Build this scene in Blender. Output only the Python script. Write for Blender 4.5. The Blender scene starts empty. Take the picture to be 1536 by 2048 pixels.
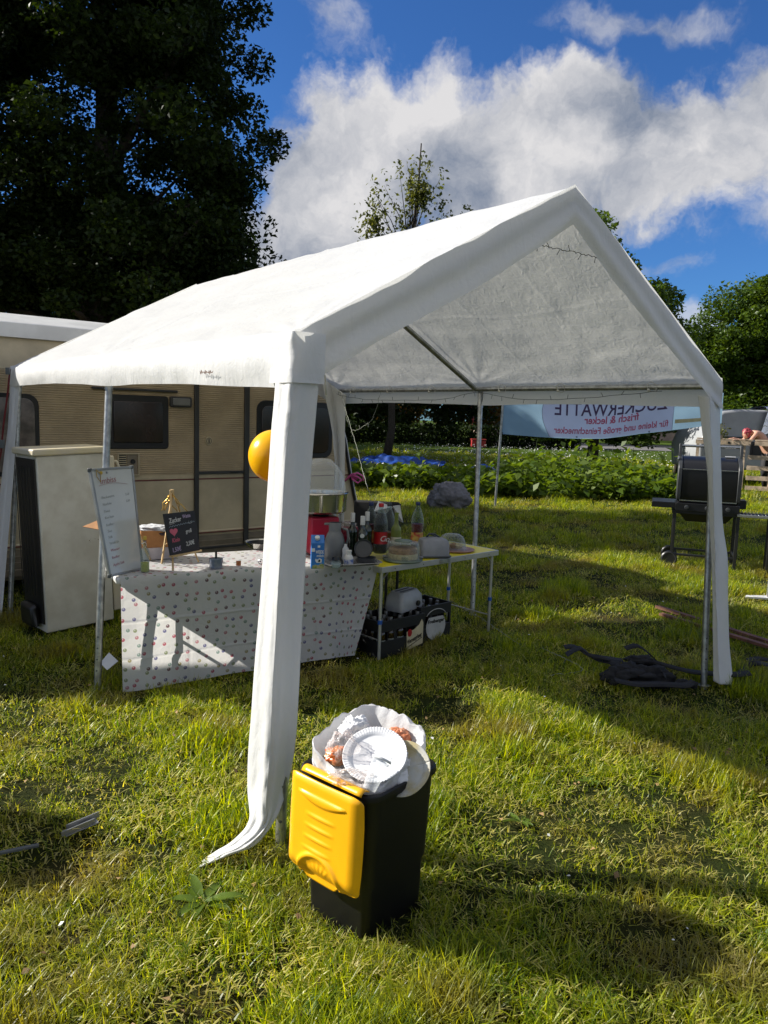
import bpy, math, random
import numpy as np
from mathutils import Vector, Matrix, Quaternion, noise
random.seed(7); rng = np.random.default_rng(7)
R = math.radians
scene = bpy.context.scene
col = scene.collection

# ------------------------------------------------------------------ camera
PITCH, ROLL, FPX, EYE = .1240, .0318, 1518.3, 1.5
cd = bpy.data.cameras.new('camera'); cam = bpy.data.objects.new('camera', cd); col.objects.link(cam)
cd.sensor_fit = 'HORIZONTAL'; cd.sensor_width = 36.0; cd.lens = 36.0*FPX/1536.0
cd.clip_start = .05; cd.clip_end = 2000
cam.matrix_world = Matrix.Translation((0, 0, EYE)) @ Matrix.Rotation(math.pi/2-PITCH, 4, 'X') @ Matrix.Rotation(ROLL, 4, 'Z')
scene.camera = cam

# ------------------------------------------------------------------ light
SUN_EL, SUN_AZ = R(30.3), math.atan2(-.984, .177)     # the sun stands left of the view, a little behind the scene
sdir = Vector((math.sin(SUN_AZ)*math.cos(SUN_EL), math.cos(SUN_AZ)*math.cos(SUN_EL), math.sin(SUN_EL)))
sd = bpy.data.lights.new('sun', 'SUN'); sd.energy = 5.0; sd.angle = R(.53); sd.color = (1, .955, .875)
sun = bpy.data.objects.new('sun', sd); col.objects.link(sun)
sun.rotation_euler = sdir.to_track_quat('Z', 'Y').to_euler(); sun.location = sdir*40
vs = scene.view_settings; vs.view_transform = 'Standard'; vs.look = 'None'; vs.exposure = .74; vs.gamma = 1
vs.use_curve_mapping = False
scene.cycles.max_bounces = 8; scene.cycles.transparent_max_bounces = 12
scene.cycles.diffuse_bounces = 3; scene.cycles.glossy_bounces = 3; scene.cycles.transmission_bounces = 5
scene.cycles.caustics_reflective = False; scene.cycles.caustics_refractive = False

def ray(x, y):
    a = (x-768)/FPX; b = (1024-y)/FPX
    cr, sr = math.cos(ROLL), math.sin(ROLL); s, c = math.sin(PITCH), math.cos(PITCH)
    xx = a*cr-b*sr; up = a*sr+b*cr
    return Vector((xx, c+up*s, up*c-s))
def at(x, y, Y):
    d = ray(x, y); return Vector((0, 0, EYE))+d*(Y/d.y)
def atz(x, y, z=0.):
    d = ray(x, y); return Vector((0, 0, EYE))+d*((z-EYE)/d.z)

# ------------------------------------------------------------------ node helpers
class NT:
    def __init__(s, tree): s.t = tree; s.n = tree.nodes; s.l = tree.links
    def node(s, typ, ins=None, **kw):
        nd = s.n.new(typ)
        for k, v in kw.items(): setattr(nd, k, v)
        for k, v in (ins or {}).items():
            sock = nd.inputs[k]
            if hasattr(v, 'is_linked'): s.l.new(v, sock)
            elif hasattr(v, 'outputs'): s.l.new(v.outputs[0], sock)
            else: sock.default_value = v
        return nd
    def math(s, op, a, b=0., c=None, clamp=False):
        d = {0: a, 1: b}
        if c is not None: d[2] = c
        nd = s.node('ShaderNodeMath', d, operation=op); nd.use_clamp = clamp; return nd.outputs[0]
    def vm(s, op, a, b=None, out=0):
        d = {0: a}
        if b is not None: d[1] = b
        return s.node('ShaderNodeVectorMath', d, operation=op).outputs[out]
    def mixc(s, f, a, b, blend='MIX'):
        nd = s.n.new('ShaderNodeMix'); nd.data_type = 'RGBA'; nd.blend_type = blend; nd.clamp_factor = True
        for i, v in ((0, f), (6, a), (7, b)):
            if hasattr(v, 'is_linked'): s.l.new(v, nd.inputs[i])
            else: nd.inputs[i].default_value = v if i == 0 else ((*v, 1) if len(v) == 3 else v)
        return nd.outputs[2]
    def mr(s, v, a, b, c=0., d=1., smooth=True):
        nd = s.node('ShaderNodeMapRange', {0: v, 1: a, 2: b, 3: c, 4: d})
        nd.interpolation_type = 'SMOOTHSTEP' if smooth else 'LINEAR'; return nd.outputs[0]
    def noise(s, vec, scale, detail=4., rough=.55, dist=0., out=0):
        d = {'Scale': scale, 'Detail': detail, 'Roughness': rough, 'Distortion': dist}
        if vec is not None: d['Vector'] = vec
        return s.node('ShaderNodeTexNoise', d).outputs[out]

# ------------------------------------------------------------------ sky
w = bpy.data.worlds.new('World'); scene.world = w; w.use_nodes = True
w.node_tree.nodes.clear(); T = NT(w.node_tree)
sky = T.node('ShaderNodeTexSky'); sky.sky_type = 'NISHITA'; sky.sun_disc = False
sky.sun_elevation = SUN_EL; sky.sun_rotation = SUN_AZ % (2*math.pi)
sky.air_density = 1.0; sky.dust_density = .35; sky.ozone_density = 2.2
D = T.node('ShaderNodeTexCoord').outputs['Generated']
D = T.vm('NORMALIZE', D)
warp = T.vm('SCALE', T.vm('SUBTRACT', T.noise(D, 9, 5, .6, 0, 1), (.5, .5, .5))); warp.node.inputs['Scale'].default_value = .11
Dw = T.vm('ADD', D, warp)
def blob(cx, cy, rx, ry, ang=0., soft=1.0):
    c = ray(cx, cy).normalized(); rt = Vector((1, 0, 0)); rt = (rt-c*rt.dot(c)).normalized(); up = rt.cross(c)
    ca, sa = math.cos(R(ang)), math.sin(R(ang))
    e1 = (rt*ca+up*sa)*(FPX/rx); e2 = (up*ca-rt*sa)*(FPX/ry)
    q = T.vm('SUBTRACT', Dw, tuple(c))
    a = T.vm('DOT_PRODUCT', q, tuple(e1), 1); b = T.vm('DOT_PRODUCT', q, tuple(e2), 1)
    l = T.math('SQRT', T.math('ADD', T.math('MULTIPLY', a, a), T.math('MULTIPLY', b, b)))
    front = T.math('GREATER_THAN', T.vm('DOT_PRODUCT', Dw, tuple(c), 1), .3)
    return T.math('MULTIPLY', T.mr(l, 0, 1.45, 1, 0, False), front)
def mx(vals):
    o = vals[0]
    for v_ in vals[1:]: o = T.math('SMOOTH_MAX', o, v_, .12)
    return o
big = mx([blob(900, 300, 360, 145), blob(1340, 290, 380, 125, 3), blob(640, 360, 150, 170), blob(1010, 400, 340, 105),
          blob(560, 520, 260, 130), blob(1120, 225, 240, 70, 4), blob(1640, 260, 260, 130)])
wisp = mx([blob(650, 40, 120, 75, -25), blob(1330, 50, 220, 42, 3), blob(1530, 440, 85, 60), blob(1385, 660, 110, 55), blob(1300, 520, 110, 28), blob(1530,160,130,60)])
nz = T.noise(Dw, 7.5, 9, .60)
nz2 = T.noise(T.vm('ADD', Dw, tuple(Vector((-.055, 0, .05)))), 7.5, 9, .60)
# elsewhere in the sky: scattered clouds of the same kind, flattened towards the horizon
zz = T.math('MAXIMUM', T.node('ShaderNodeSeparateXYZ', {0: Dw}).outputs[2], .03)
plane = T.node('ShaderNodeVectorMath', {0: Dw, 'Scale': T.math('DIVIDE', 1.0, T.math('ADD', zz, .12))}, operation='SCALE').outputs[0]
inview = T.mr(T.vm('DOT_PRODUCT', D, tuple(ray(900, 500).normalized()), 1), .62, .80)
outn = T.math('MULTIPLY', T.mr(T.noise(plane, 1.1, 7, .6), .36, .56), T.math('SUBTRACT', 1., inview))
dens = T.math('ADD', T.math('MULTIPLY', big, 1.25), T.math('MULTIPLY', T.math('SUBTRACT', nz, .5), 1.55))
cov_b = T.mr(dens, .36, .76)
cov_w = T.math('MULTIPLY', T.mr(T.math('ADD', T.math('MULTIPLY', wisp, 1.0), T.math('MULTIPLY', T.math('SUBTRACT', nz, .5), 2.2)), .42, 1.05), .62)
cover = T.math('MAXIMUM', T.math('MAXIMUM', cov_b, cov_w), outn)
lit = T.math('ADD', T.math('MULTIPLY', T.math('SUBTRACT', nz, nz2), 3.6), .46)
lit = T.math('ADD', lit, T.math('MULTIPLY', T.mr(dens, .45, 1.15, 1, 0), .40))
brite = mx([blob(880, 190, 210, 120), blob(700, 330, 100, 120), blob(1120, 310, 130, 80), blob(1430, 340, 200, 70)])
lit = T.math('ADD', lit, T.math('SUBTRACT', T.math('MULTIPLY', brite, .75), .34))
lit = T.math('ADD', lit, T.math('MULTIPLY', T.math('SUBTRACT', T.noise(Dw, 3.2, 3, .5), .5), .9))
lit = T.mr(lit, -.35, 1.2, smooth=False)
ccol = T.mixc(lit, (2.1, 2.6, 3.6), (8.0, 7.9, 8.0))
skyc = T.mixc(1.0, sky.outputs[0], (.40, .79, 1.36), 'MULTIPLY')
out = T.mixc(cover, skyc, ccol)
bg = T.node('ShaderNodeBackground', {'Color': out, 'Strength': .056})
T.l.new(bg.outputs[0], T.node('ShaderNodeOutputWorld').inputs[0])

# ------------------------------------------------------------------ materials
def mat(name, c, rough=.6, metal=0., var=.15, vscale=8., bump=0., bscale=60., trans=0., spec=.5, c2=None, coat=0., obj_coords=True, tcol=None):
    m = bpy.data.materials.new(name); m.use_nodes = True; m.node_tree.nodes.clear(); T = NT(m.node_tree)
    co = T.node('ShaderNodeTexCoord').outputs['Object' if obj_coords else 'Generated']
    n = T.noise(co, vscale, 5, .6)
    a = Vector(c); b = Vector(c2) if c2 else a*(1-var)
    colr = T.mixc(T.mr(n, .35, .65), tuple(a*(1+var*.5)) if not c2 else tuple(a), tuple(b))
    ins = {'Base Color': colr, 'Roughness': rough, 'Metallic': metal, 'Specular IOR Level': spec, 'Coat Weight': coat}
    p = T.node('ShaderNodeBsdfPrincipled', ins)
    nrm = None
    if bump:
        bn = T.node('ShaderNodeBump', {'Strength': 1.0, 'Distance': bump, 'Height': T.noise(co, bscale, 4, .6)})
        nrm = bn.outputs[0]; T.l.new(nrm, p.inputs['Normal'])
    last = p.outputs[0]
    if trans:
        tr = T.node('ShaderNodeBsdfTranslucent', {'Color': colr if tcol is None else (*tcol, 1)})
        if nrm: T.l.new(nrm, tr.inputs['Normal'])
        last = T.node('ShaderNodeMixShader', {0: trans, 1: last, 2: tr.outputs[0]}).outputs[0]
    T.l.new(last, T.node('ShaderNodeOutputMaterial').inputs[0])
    return m
def clear(name, c=(.9, .92, .92), alpha=.15, rough=.08):
    m = bpy.data.materials.new(name); m.use_nodes = True; m.node_tree.nodes.clear(); T = NT(m.node_tree)
    tr = T.node('ShaderNodeBsdfTransparent', {'Color': (*[min(1, v*1.04) for v in c], 1)})
    p = T.node('ShaderNodeBsdfPrincipled', {'Base Color': (*c, 1), 'Roughness': rough, 'Specular IOR Level': .8})
    lw = T.node('ShaderNodeLayerWeight', {'Blend': .28})
    f = T.math('ADD', T.math('MULTIPLY', lw.outputs['Facing'], .55), alpha, clamp=True)
    T.l.new(T.node('ShaderNodeMixShader', {0: f, 1: tr.outputs[0], 2: p.outputs[0]}).outputs[0], T.node('ShaderNodeOutputMaterial').inputs[0])
    return m

# ------------------------------------------------------------------ mesh builder
class MB:
    def __init__(s): s.v = []; s.f = []; s.m = []; s.cur = 0; s.uv = {}
    def add(s, vs, fs):
        o = len(s.v); s.v += [tuple(p) for p in vs]; s.f += [tuple(i+o for i in f) for f in fs]; s.m += [s.cur]*len(fs); return o
    def box(s, c, d, rot=None, M=None):
        x, y, z = d[0]/2, d[1]/2, d[2]/2
        ps = [Vector((a*x, b*y, e*z)) for e in (-1, 1) for b in (-1, 1) for a in (-1, 1)]
        if rot is not None:
            m = rot if isinstance(rot, Matrix) else Matrix.Rotation(rot, 3, 'Z')
            ps = [m @ p for p in ps]
        ps = [p+Vector(c) for p in ps]
        s.add(ps, [(0, 2, 3, 1), (4, 5, 7, 6), (0, 1, 5, 4), (2, 6, 7, 3), (0, 4, 6, 2), (1, 3, 7, 5)]); return s
    def bar(s, a, b, wx, wz, up=(0, 0, 1)):
        a, b = Vector(a), Vector(b); d = (b-a); L = d.length; d.normalize(); u = Vector(up)
        sd_ = d.cross(u); sd_ = sd_.normalized() if sd_.length > 1e-6 else Vector((1, 0, 0)); u = sd_.cross(d)
        s.box((a+b)/2, (L, wx, wz), Matrix((d, sd_, u)).transposed()); return s
    def tube(s, pts, r, n=8, caps=True, flat=1.):
        pts = [Vector(p) for p in pts]; k = len(pts); rs = r if isinstance(r, (list, tuple)) else [r]*k
        ring = []; prev = None
        for i, p in enumerate(pts):
            t = (pts[min(i+1, k-1)]-pts[max(i-1, 0)])
            t = t.normalized() if t.length > 1e-9 else Vector((0, 0, 1))
            if prev is None: a = t.orthogonal().normalized()
            else:
                a = prev-t*prev.dot(t); a = a.normalized() if a.length > 1e-6 else t.orthogonal().normalized()
            prev = a; b = t.cross(a)
            ring.append([p+(a*math.cos(2*math.pi*j/n)+b*math.sin(2*math.pi*j/n)*flat)*rs[i] for j in range(n)])
        vs_ = [q for rg in ring for q in rg]
        fs = [(i*n+j, i*n+(j+1) % n, (i+1)*n+(j+1) % n, (i+1)*n+j) for i in range(k-1) for j in range(n)]
        if caps: fs += [tuple(reversed(range(n))), tuple((k-1)*n+j for j in range(n))]
        s.add(vs_, fs); return s
    def lathe(s, prof, c=(0, 0, 0), n=24, cap=True, axis=None):
        q = Vector((0, 0, 1)).rotation_difference(Vector(axis)) if axis else None; c = Vector(c); vs_ = []
        for r_, z in prof:
            for j in range(n):
                p = Vector((r_*math.cos(2*math.pi*j/n), r_*math.sin(2*math.pi*j/n), z))
                vs_.append(c+(q @ p if q else p))
        k = len(prof)
        fs = [(i*n+j, i*n+(j+1) % n, (i+1)*n+(j+1) % n, (i+1)*n+j) for i in range(k-1) for j in range(n)]
        if cap:
            if prof[0][0] > 1e-5: fs.append(tuple(reversed(range(n))))
            if prof[-1][0] > 1e-5: fs.append(tuple((k-1)*n+j for j in range(n)))
        s.add(vs_, fs); return s
    def grid(s, fn, nu, nv, uv=None):
        o = len(s.v)
        for i in range(nu+1):
            for j in range(nv+1):
                s.v.append(tuple(fn(i/nu, j/nv)))
                if uv: s.uv[len(s.v)-1] = uv(i/nu, j/nv)
        for i in range(nu):
            for j in range(nv):
                a = o+i*(nv+1)+j; s.f.append((a, a+nv+1, a+nv+2, a+1)); s.m.append(s.cur)
        return s
    def quadbox(s, q, th):
        q = [Vector(p) for p in q]; n = (q[1]-q[0]).cross(q[3]-q[0]).normalized()*th
        s.add(q+[p-n for p in q], [(0, 1, 2, 3), (7, 6, 5, 4), (0, 4, 5, 1), (1, 5, 6, 2), (2, 6, 7, 3), (3, 7, 4, 0)]); return s
    def prism(s, poly, fn, t0, t1):
        n = len(poly)
        s.add([fn(a, b, t0) for a, b in poly]+[fn(a, b, t1) for a, b in poly],
              [tuple(range(n)), tuple(reversed(range(n, 2*n)))]+[(i, i+n, (i+1) % n+n, (i+1) % n) for i in range(n)]); return s
    def build(s, name, m, parent=None, smooth=None, world=True, bevel=0., solid=0., sub=0, seg=2):
        me = bpy.data.meshes.new(name); vs_ = s.v
        if parent is not None and world:
            M = wm(parent).inverted(); vs_ = [tuple(M @ Vector(p)) for p in vs_]
        me.from_pydata(vs_, [], s.f); ms = m if isinstance(m, (list, tuple)) else [m]
        for q in ms: me.materials.append(q)
        if len(ms) > 1: me.polygons.foreach_set('material_index', s.m)
        if s.uv:
            ul = me.uv_layers.new(name='UVMap')
            for lp in me.loops: ul.data[lp.index].uv = s.uv.get(lp.vertex_index, (0, 0))
        o = bpy.data.objects.new(name, me); col.objects.link(o)
        if parent is not None: o.parent = parent
        if smooth:
            me.polygons.foreach_set('use_smooth', [True]*len(me.polygons))
            if smooth is not True: me.set_sharp_from_angle(angle=R(smooth))
        if sub: md = o.modifiers.new('sub', 'SUBSURF'); md.levels = sub; md.render_levels = sub
        if solid: md = o.modifiers.new('solid', 'SOLIDIFY'); md.thickness = solid; md.offset = 0
        if bevel:
            md = o.modifiers.new('bevel', 'BEVEL'); md.width = bevel; md.segments = seg; md.limit_method = 'ANGLE'; md.angle_limit = R(40)
            if not smooth:
                me.polygons.foreach_set('use_smooth', [True]*len(me.polygons)); me.set_sharp_from_angle(angle=R(35)); md.harden_normals = False
        me.update(); return o
def wm(o):
    m = Matrix.LocRotScale(o.location, o.rotation_euler, o.scale)
    return wm(o.parent) @ m if o.parent else m
def tag(o, label=None, cat=None, group=None, kind=None):
    if label: o['label'] = label
    if cat: o['category'] = cat
    if group: o['group'] = group
    if kind: o['kind'] = kind
    return o
def thing(name, loc, label, cat, rz=0., group=None):
    o = bpy.data.objects.new(name, None); o.empty_display_size = .1; col.objects.link(o); o.location = loc; o.rotation_euler = (0, 0, rz)
    return tag(o, label, cat, group)
def struct(o): o['kind'] = 'structure'; return o
def copy_tree(o, parent=None):
    c = o.copy(); col.objects.link(c); c.parent = parent
    for ch in [k for k in o.children]: copy_tree(ch, c)
    return c
def fbm(p, sc, oct=3): return noise.fractal(Vector(p)*sc, 1., 2., oct)
def text_mesh(name, txt, m, parent, size, o, ex, up, mirror=False, extrude=.0006, shear=0., spacing=1., align='LEFT', bold=0., fit=None):
    cu = bpy.data.curves.new('t', 'FONT'); cu.body = txt; cu.size = size; cu.extrude = extrude; cu.shear = shear
    cu.space_character = spacing; cu.align_x = align; cu.offset = bold; cu.resolution_u = 3
    to = bpy.data.objects.new('t', cu); col.objects.link(to)
    dg = bpy.context.evaluated_depsgraph_get(); me = bpy.data.meshes.new_from_object(to.evaluated_get(dg))
    bpy.data.objects.remove(to); bpy.data.curves.remove(cu)
    ex = Vector(ex).normalized(); up = Vector(up); up = (up-ex*up.dot(ex)).normalized(); n = ex.cross(up)
    if mirror: n = -n
    M = wm(parent).inverted() if parent else Matrix.Identity(4); o = Vector(o)
    xs = [v.co.x for v in me.vertices]; k = 1.
    if fit and xs: k = fit/(max(xs)-min(xs))
    for v in me.vertices: v.co = M @ (o+ex*(v.co.x*k)+up*v.co.y+n*v.co.z)
    me.name = name; me.materials.clear(); me.materials.append(m)
    ob = bpy.data.objects.new(name, me); col.objects.link(ob); ob.parent = parent
    return ob
def bulk_mesh(name, V, quads, m, parent=None, attr=None, tris=None):
    me = bpy.data.meshes.new(name); V = np.asarray(V, np.float32); me.vertices.add(len(V)); me.vertices.foreach_set('co', V.ravel())
    F = np.asarray(quads if tris is None else tris, np.int32); n = F.shape[1]
    me.loops.add(F.size); me.loops.foreach_set('vertex_index', F.ravel())
    me.polygons.add(len(F)); me.polygons.foreach_set('loop_start', np.arange(len(F), dtype=np.int32)*n)
    me.polygons.foreach_set('loop_total', np.full(len(F), n, np.int32))
    if attr is not None:
        a = me.attributes.new('tint', 'FLOAT', 'POINT'); a.data.foreach_set('value', np.asarray(attr, np.float32))
    me.materials.append(m); me.update(calc_edges=True); me.validate()
    o = bpy.data.objects.new(name, me); col.objects.link(o)
    if parent: o.parent = parent
    return o
def leaves(C, size, up_bias=.35, wid=.62, fold=.12, droop=None):
    """one folded four-cornered leaf per centre; returns verts and quads"""
    n = len(C); nrm = rng.normal(size=(n, 3)); nrm[:, 2] = np.abs(nrm[:, 2])+up_bias
    nrm /= np.linalg.norm(nrm, axis=1)[:, None]
    a = rng.normal(size=(n, 3)); a -= nrm*(a*nrm).sum(1)[:, None]; a /= np.linalg.norm(a, axis=1)[:, None]
    if droop is not None: a[:, 2] -= droop; a /= np.linalg.norm(a, axis=1)[:, None]
    b = np.cross(nrm, a); b /= np.linalg.norm(b, axis=1)[:, None]
    s = (size*(.6+.8*rng.random(n)))[:, None]
    V = np.stack([C-a*s*.5, C+b*s*.5*wid+nrm*s*fold-a*s*.05, C+a*s*.55, C-b*s*.5*wid+nrm*s*fold-a*s*.05], 1).reshape(-1, 3)
    return V, np.arange(4*n).reshape(n, 4)
# ------------------------------------------------------------------ ground
def gh(x, y): return .014*noise.noise(Vector((x*.9, y*.9, 0)))+.02*noise.noise(Vector((x*.25, y*.25, 3)))-.012
def foliage_mat(name, c1, c2, trans=.45, tcol=None, rough=.5, c3=None, patch=0., spec=.35):
    m = bpy.data.materials.new(name); m.use_nodes = True; m.node_tree.nodes.clear(); T = NT(m.node_tree)
    t = T.node('ShaderNodeAttribute', attribute_name='tint').outputs['Fac']
    c = T.mixc(T.mr(t, 0, .8, smooth=False), c1, c2)
    if c3: c = T.mixc(T.mr(t, .86, .9), c, c3)
    if patch:
        P = T.node('ShaderNodeNewGeometry').outputs['Position']
        c = T.mixc(T.math('MULTIPLY', T.mr(T.noise(P, 1.6, 4, .6), .47, .66), patch), c, (.30, .22, .08))
        c = T.mixc(T.math('MULTIPLY', T.mr(T.noise(P, .6, 4, .6), .45, .70), .45), c, (.075, .12, .012))
    p = T.node('ShaderNodeBsdfPrincipled', {'Base Color': c, 'Roughness': rough, 'Specular IOR Level': spec})
    tc = T.mixc(1., c, tcol or (1.25, 1.25, .5), 'MULTIPLY')
    tr = T.node('ShaderNodeBsdfTranslucent', {'Color': tc})
    T.l.new(T.node('ShaderNodeMixShader', {0: trans, 1: p.outputs[0], 2: tr.outputs[0]}).outputs[0], T.node('ShaderNodeOutputMaterial').inputs[0])
    return m
M_grass = foliage_mat('grass_blades', (.055, .130, .003), (.47, .53, .006), .55, (1.7, 1.5, .3), .40, (.62, .58, .18), .6, spec=.6)
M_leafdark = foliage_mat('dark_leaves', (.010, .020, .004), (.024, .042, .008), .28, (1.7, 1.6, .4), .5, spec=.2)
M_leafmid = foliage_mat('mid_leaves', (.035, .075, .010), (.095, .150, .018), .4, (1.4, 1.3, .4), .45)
M_leafyoung = foliage_mat('young_leaves', (.07, .095, .018), (.14, .15, .04), .45, (1.3, 1.2, .5), .5)
M_leafbrown = foliage_mat('brown_leaves', (.10, .05, .015), (.17, .12, .03), .45, (1.4, 1.1, .5), .5)
M_nettle = foliage_mat('undergrowth_leaves', (.060, .110, .012), (.15, .21, .025), .45, (1.4, 1.35, .4), .4)
M_bark = mat('bark', (.045, .035, .025), .9, var=.4, vscale=20, bump=.02, bscale=30)
gm = bpy.data.materials.new('lawn_soil'); gm.use_nodes = True; gm.node_tree.nodes.clear(); T = NT(gm.node_tree)
P = T.node('ShaderNodeNewGeometry').outputs['Position']
c = T.mixc(T.mr(T.noise(P, 60, 6, .7), .35, .65), (.012, .016, .004), (.040, .042, .012))
c = T.mixc(T.mr(T.noise(P, 1.6, 4, .6), .50, .68), c, (.075, .052, .022))
c = T.mixc(T.mr(T.noise(P, .25, 5, .7), .35, .7), c, (.026, .045, .006))
far = T.mr(T.node('ShaderNodeSeparateXYZ', {0: P}).outputs[1], 9, 26)
c = T.mixc(far, c, T.mixc(T.mr(T.noise(P, 2.5, 8, .75), .3, .7), (.028, .055, .006), (.085, .125, .014)))
p = T.node('ShaderNodeBsdfPrincipled', {'Base Color': c, 'Roughness': .95, 'Specular IOR Level': .1})
T.l.new(T.node('ShaderNodeBump', {'Strength': 1., 'Distance': .03, 'Height': T.noise(P, 40, 6, .75)}).outputs[0], p.inputs['Normal'])
T.l.new(p.outputs[0], T.node('ShaderNodeOutputMaterial').inputs[0])
b = MB()
rs = [0]+[.5*1.09**k for k in range(84)]
nr = len(rs)-1
b.grid(lambda i, j: (rs[round(i*nr)]*math.sin(j*2*math.pi), rs[round(i*nr)]*math.cos(j*2*math.pi), gh(rs[round(i*nr)]*math.sin(j*2*math.pi), rs[round(i*nr)]*math.cos(j*2*math.pi)) if rs[round(i*nr)] < 60 else 0), nr, 160)
struct(b.build('ground', gm, smooth=True))

# grass tufts: a few tuft shapes, placed as geometry-node instances on one point mesh
tuftcol = bpy.data.collections.new('tuft_shapes')
def tuft(k, n, spread, hmin, hmax, wid, lay, straw):
    V = []; F = []; A = []
    for i in range(n):
        r0 = spread*math.sqrt(random.random()); an = random.random()*6.283
        x, y = r0*math.cos(an), r0*math.sin(an); h = random.uniform(hmin, hmax); la = random.random()*6.283
        flat = random.random() < lay
        lean = random.uniform(.8, 1.5) if flat else random.uniform(.05, .75); cur = random.uniform(.2, .9)
        tv = random.uniform(.9, 1) if random.random() < straw*(2.2 if flat else .5) else random.random()*.8
        dx, dy = math.cos(la), math.sin(la); wx, wy = -dy*wid*random.uniform(.6, 1.3), dx*wid*random.uniform(.6, 1.3)
        px, py, pz = x, y, (-.004 if not flat else random.uniform(.004, .03)); o = len(V)
        for s_ in range(4):
            f = 1-.28*s_ if s_ < 3 else 0
            if s_ < 3: V += [(px-wx*f, py-wy*f, pz), (px+wx*f, py+wy*f, pz)]
            else: V.append((px, py, pz))
            A += [tv]*(2 if s_ < 3 else 1)
            th = min(lean+cur*s_/3, 1.75); st = h/3
            px += dx*math.sin(th)*st; py += dy*math.sin(th)*st; pz += math.cos(th)*st
            if pz < .002: pz = .002
        F += [(o, o+1, o+3), (o, o+3, o+2), (o+2, o+3, o+5), (o+2, o+5, o+4), (o+4, o+5, o+6)]
    me = bpy.data.meshes.new('tuft'); me.from_pydata(V, [], F); a = me.attributes.new('tint', 'FLOAT', 'POINT'); a.data.foreach_set('value', A)
    me.materials.append(M_grass); ob = bpy.data.objects.new('tuft_%02d' % k, me); tuftcol.objects.link(ob)
specs = [(34, .075, .02, .06, .0024, .38, .12)]*3+[(32, .055, .03, .085, .0026, .22, .06)]*3+[(30, .04, .05, .12, .0028, .10, .03)]*2+[(24, .085, .015, .045, .0024, .7, .40)]*2
for k, sp in enumerate(specs): tuft(k, *sp)
PT, RT, SC, ID = [], [], [], []
def scatter(n, r0, r1, s0, s1):
    for _ in range(n):
        r_ = math.sqrt(random.uniform(r0*r0, r1*r1)); a_ = random.uniform(-.80, .74)
        x, y = r_*math.sin(a_), r_*math.cos(a_)
        q = noise.noise(Vector((x*1.3, y*1.3, 7)))+.5*noise.noise(Vector((x*4, y*4, 2)))
        if q < -.12 and random.random() < .62: continue
        db = math.hypot(x+.02, y-2.18)
        if db < .165: continue
        clump = noise.noise(Vector((x*2.1, y*2.1, 19)))
        if q < -.05: k = random.choice((8, 9, 0, 1))
        elif clump > .22: k = random.choice((3, 4, 5, 6, 7))
        else: k = random.choice((0, 1, 2, 3, 4, 8))
        PT.append((x, y, gh(x, y)-.002)); RT.append((random.uniform(-.15, .15), random.uniform(-.15, .15), random.random()*6.283))
        SC.append((.7 if db < .30 else 1)*random.uniform(s0, s1)*(1+.5*max(-.5, clump))); ID.append(k)
for _k in range(150):
    a_ = random.random()*6.283; r_ = random.uniform(.165, .27); PT.append((-.02+r_*math.cos(a_), 2.18+r_*math.sin(a_), 0)); RT.append((0, 0, random.random()*6.28)); SC.append(random.uniform(.5, .85)); ID.append(random.choice((0, 1, 2, 3, 4, 8)))
scatter(5200, 1.1, 3.0, .75, 1.15)
scatter(8500, 3.0, 5.5, .8, 1.25)
scatter(15000, 5.5, 9.5, .85, 1.35)
scatter(20000, 9.5, 18, 1.1, 1.8)
scatter(10000, 18, 34, 2.0, 3.2)
me = bpy.data.meshes.new('grass'); me.from_pydata(PT, [], [])
for nm, ty, dat in (('rot', 'FLOAT_VECTOR', RT), ('siz', 'FLOAT', SC), ('pick', 'INT', ID)):
    a = me.attributes.new(nm, ty, 'POINT'); a.data.foreach_set('vector' if ty == 'FLOAT_VECTOR' else 'value', np.array(dat, np.int32 if ty == 'INT' else np.float32).ravel())
grass = bpy.data.objects.new('grass', me); col.objects.link(grass)
tag(grass, 'short green lawn grass with dry straw clippings between the blades', 'grass', kind='stuff')
ng = bpy.data.node_groups.new('scatter_grass', 'GeometryNodeTree')
ng.interface.new_socket('Geometry', in_out='INPUT', socket_type='NodeSocketGeometry'); ng.interface.new_socket('Geometry', in_out='OUTPUT', socket_type='NodeSocketGeometry')
gi = ng.nodes.new('NodeGroupInput'); go = ng.nodes.new('NodeGroupOutput'); ip = ng.nodes.new('GeometryNodeInstanceOnPoints'); ci = ng.nodes.new('GeometryNodeCollectionInfo')
ci.inputs['Collection'].default_value = tuftcol; ci.inputs['Separate Children'].default_value = True; ci.inputs['Reset Children'].default_value = True
def na(nm, ty):
    n_ = ng.nodes.new('GeometryNodeInputNamedAttribute'); n_.data_type = ty; n_.inputs['Name'].default_value = nm; return n_.outputs['Attribute']
e2r = ng.nodes.new('FunctionNodeEulerToRotation')
L_ = ng.links.new
L_(gi.outputs[0], ip.inputs['Points']); L_(ci.outputs[0], ip.inputs['Instance']); ip.inputs['Pick Instance'].default_value = True
L_(na('pick', 'INT'), ip.inputs['Instance Index']); L_(na('rot', 'FLOAT_VECTOR'), e2r.inputs[0]); L_(e2r.outputs[0], ip.inputs['Rotation'])
L_(na('siz', 'FLOAT'), ip.inputs['Scale']); L_(ip.outputs[0], go.inputs[0])
md = grass.modifiers.new('scatter', 'NODES'); md.node_group = ng

# road and far ground
M_road = mat('asphalt', (.16, .15, .14), .9, var=.25, vscale=1.5, bump=.004)
b = MB(); b.box((40, 50, .01), (66, 8, .04)); struct(b.build('road', M_road))
M_path = mat('pale_kerb', (.32, .30, .27), .9)
b = MB(); b.box((40, 54.15, .06), (66, .25, .14)); struct(b.build('kerb', M_path))

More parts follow.
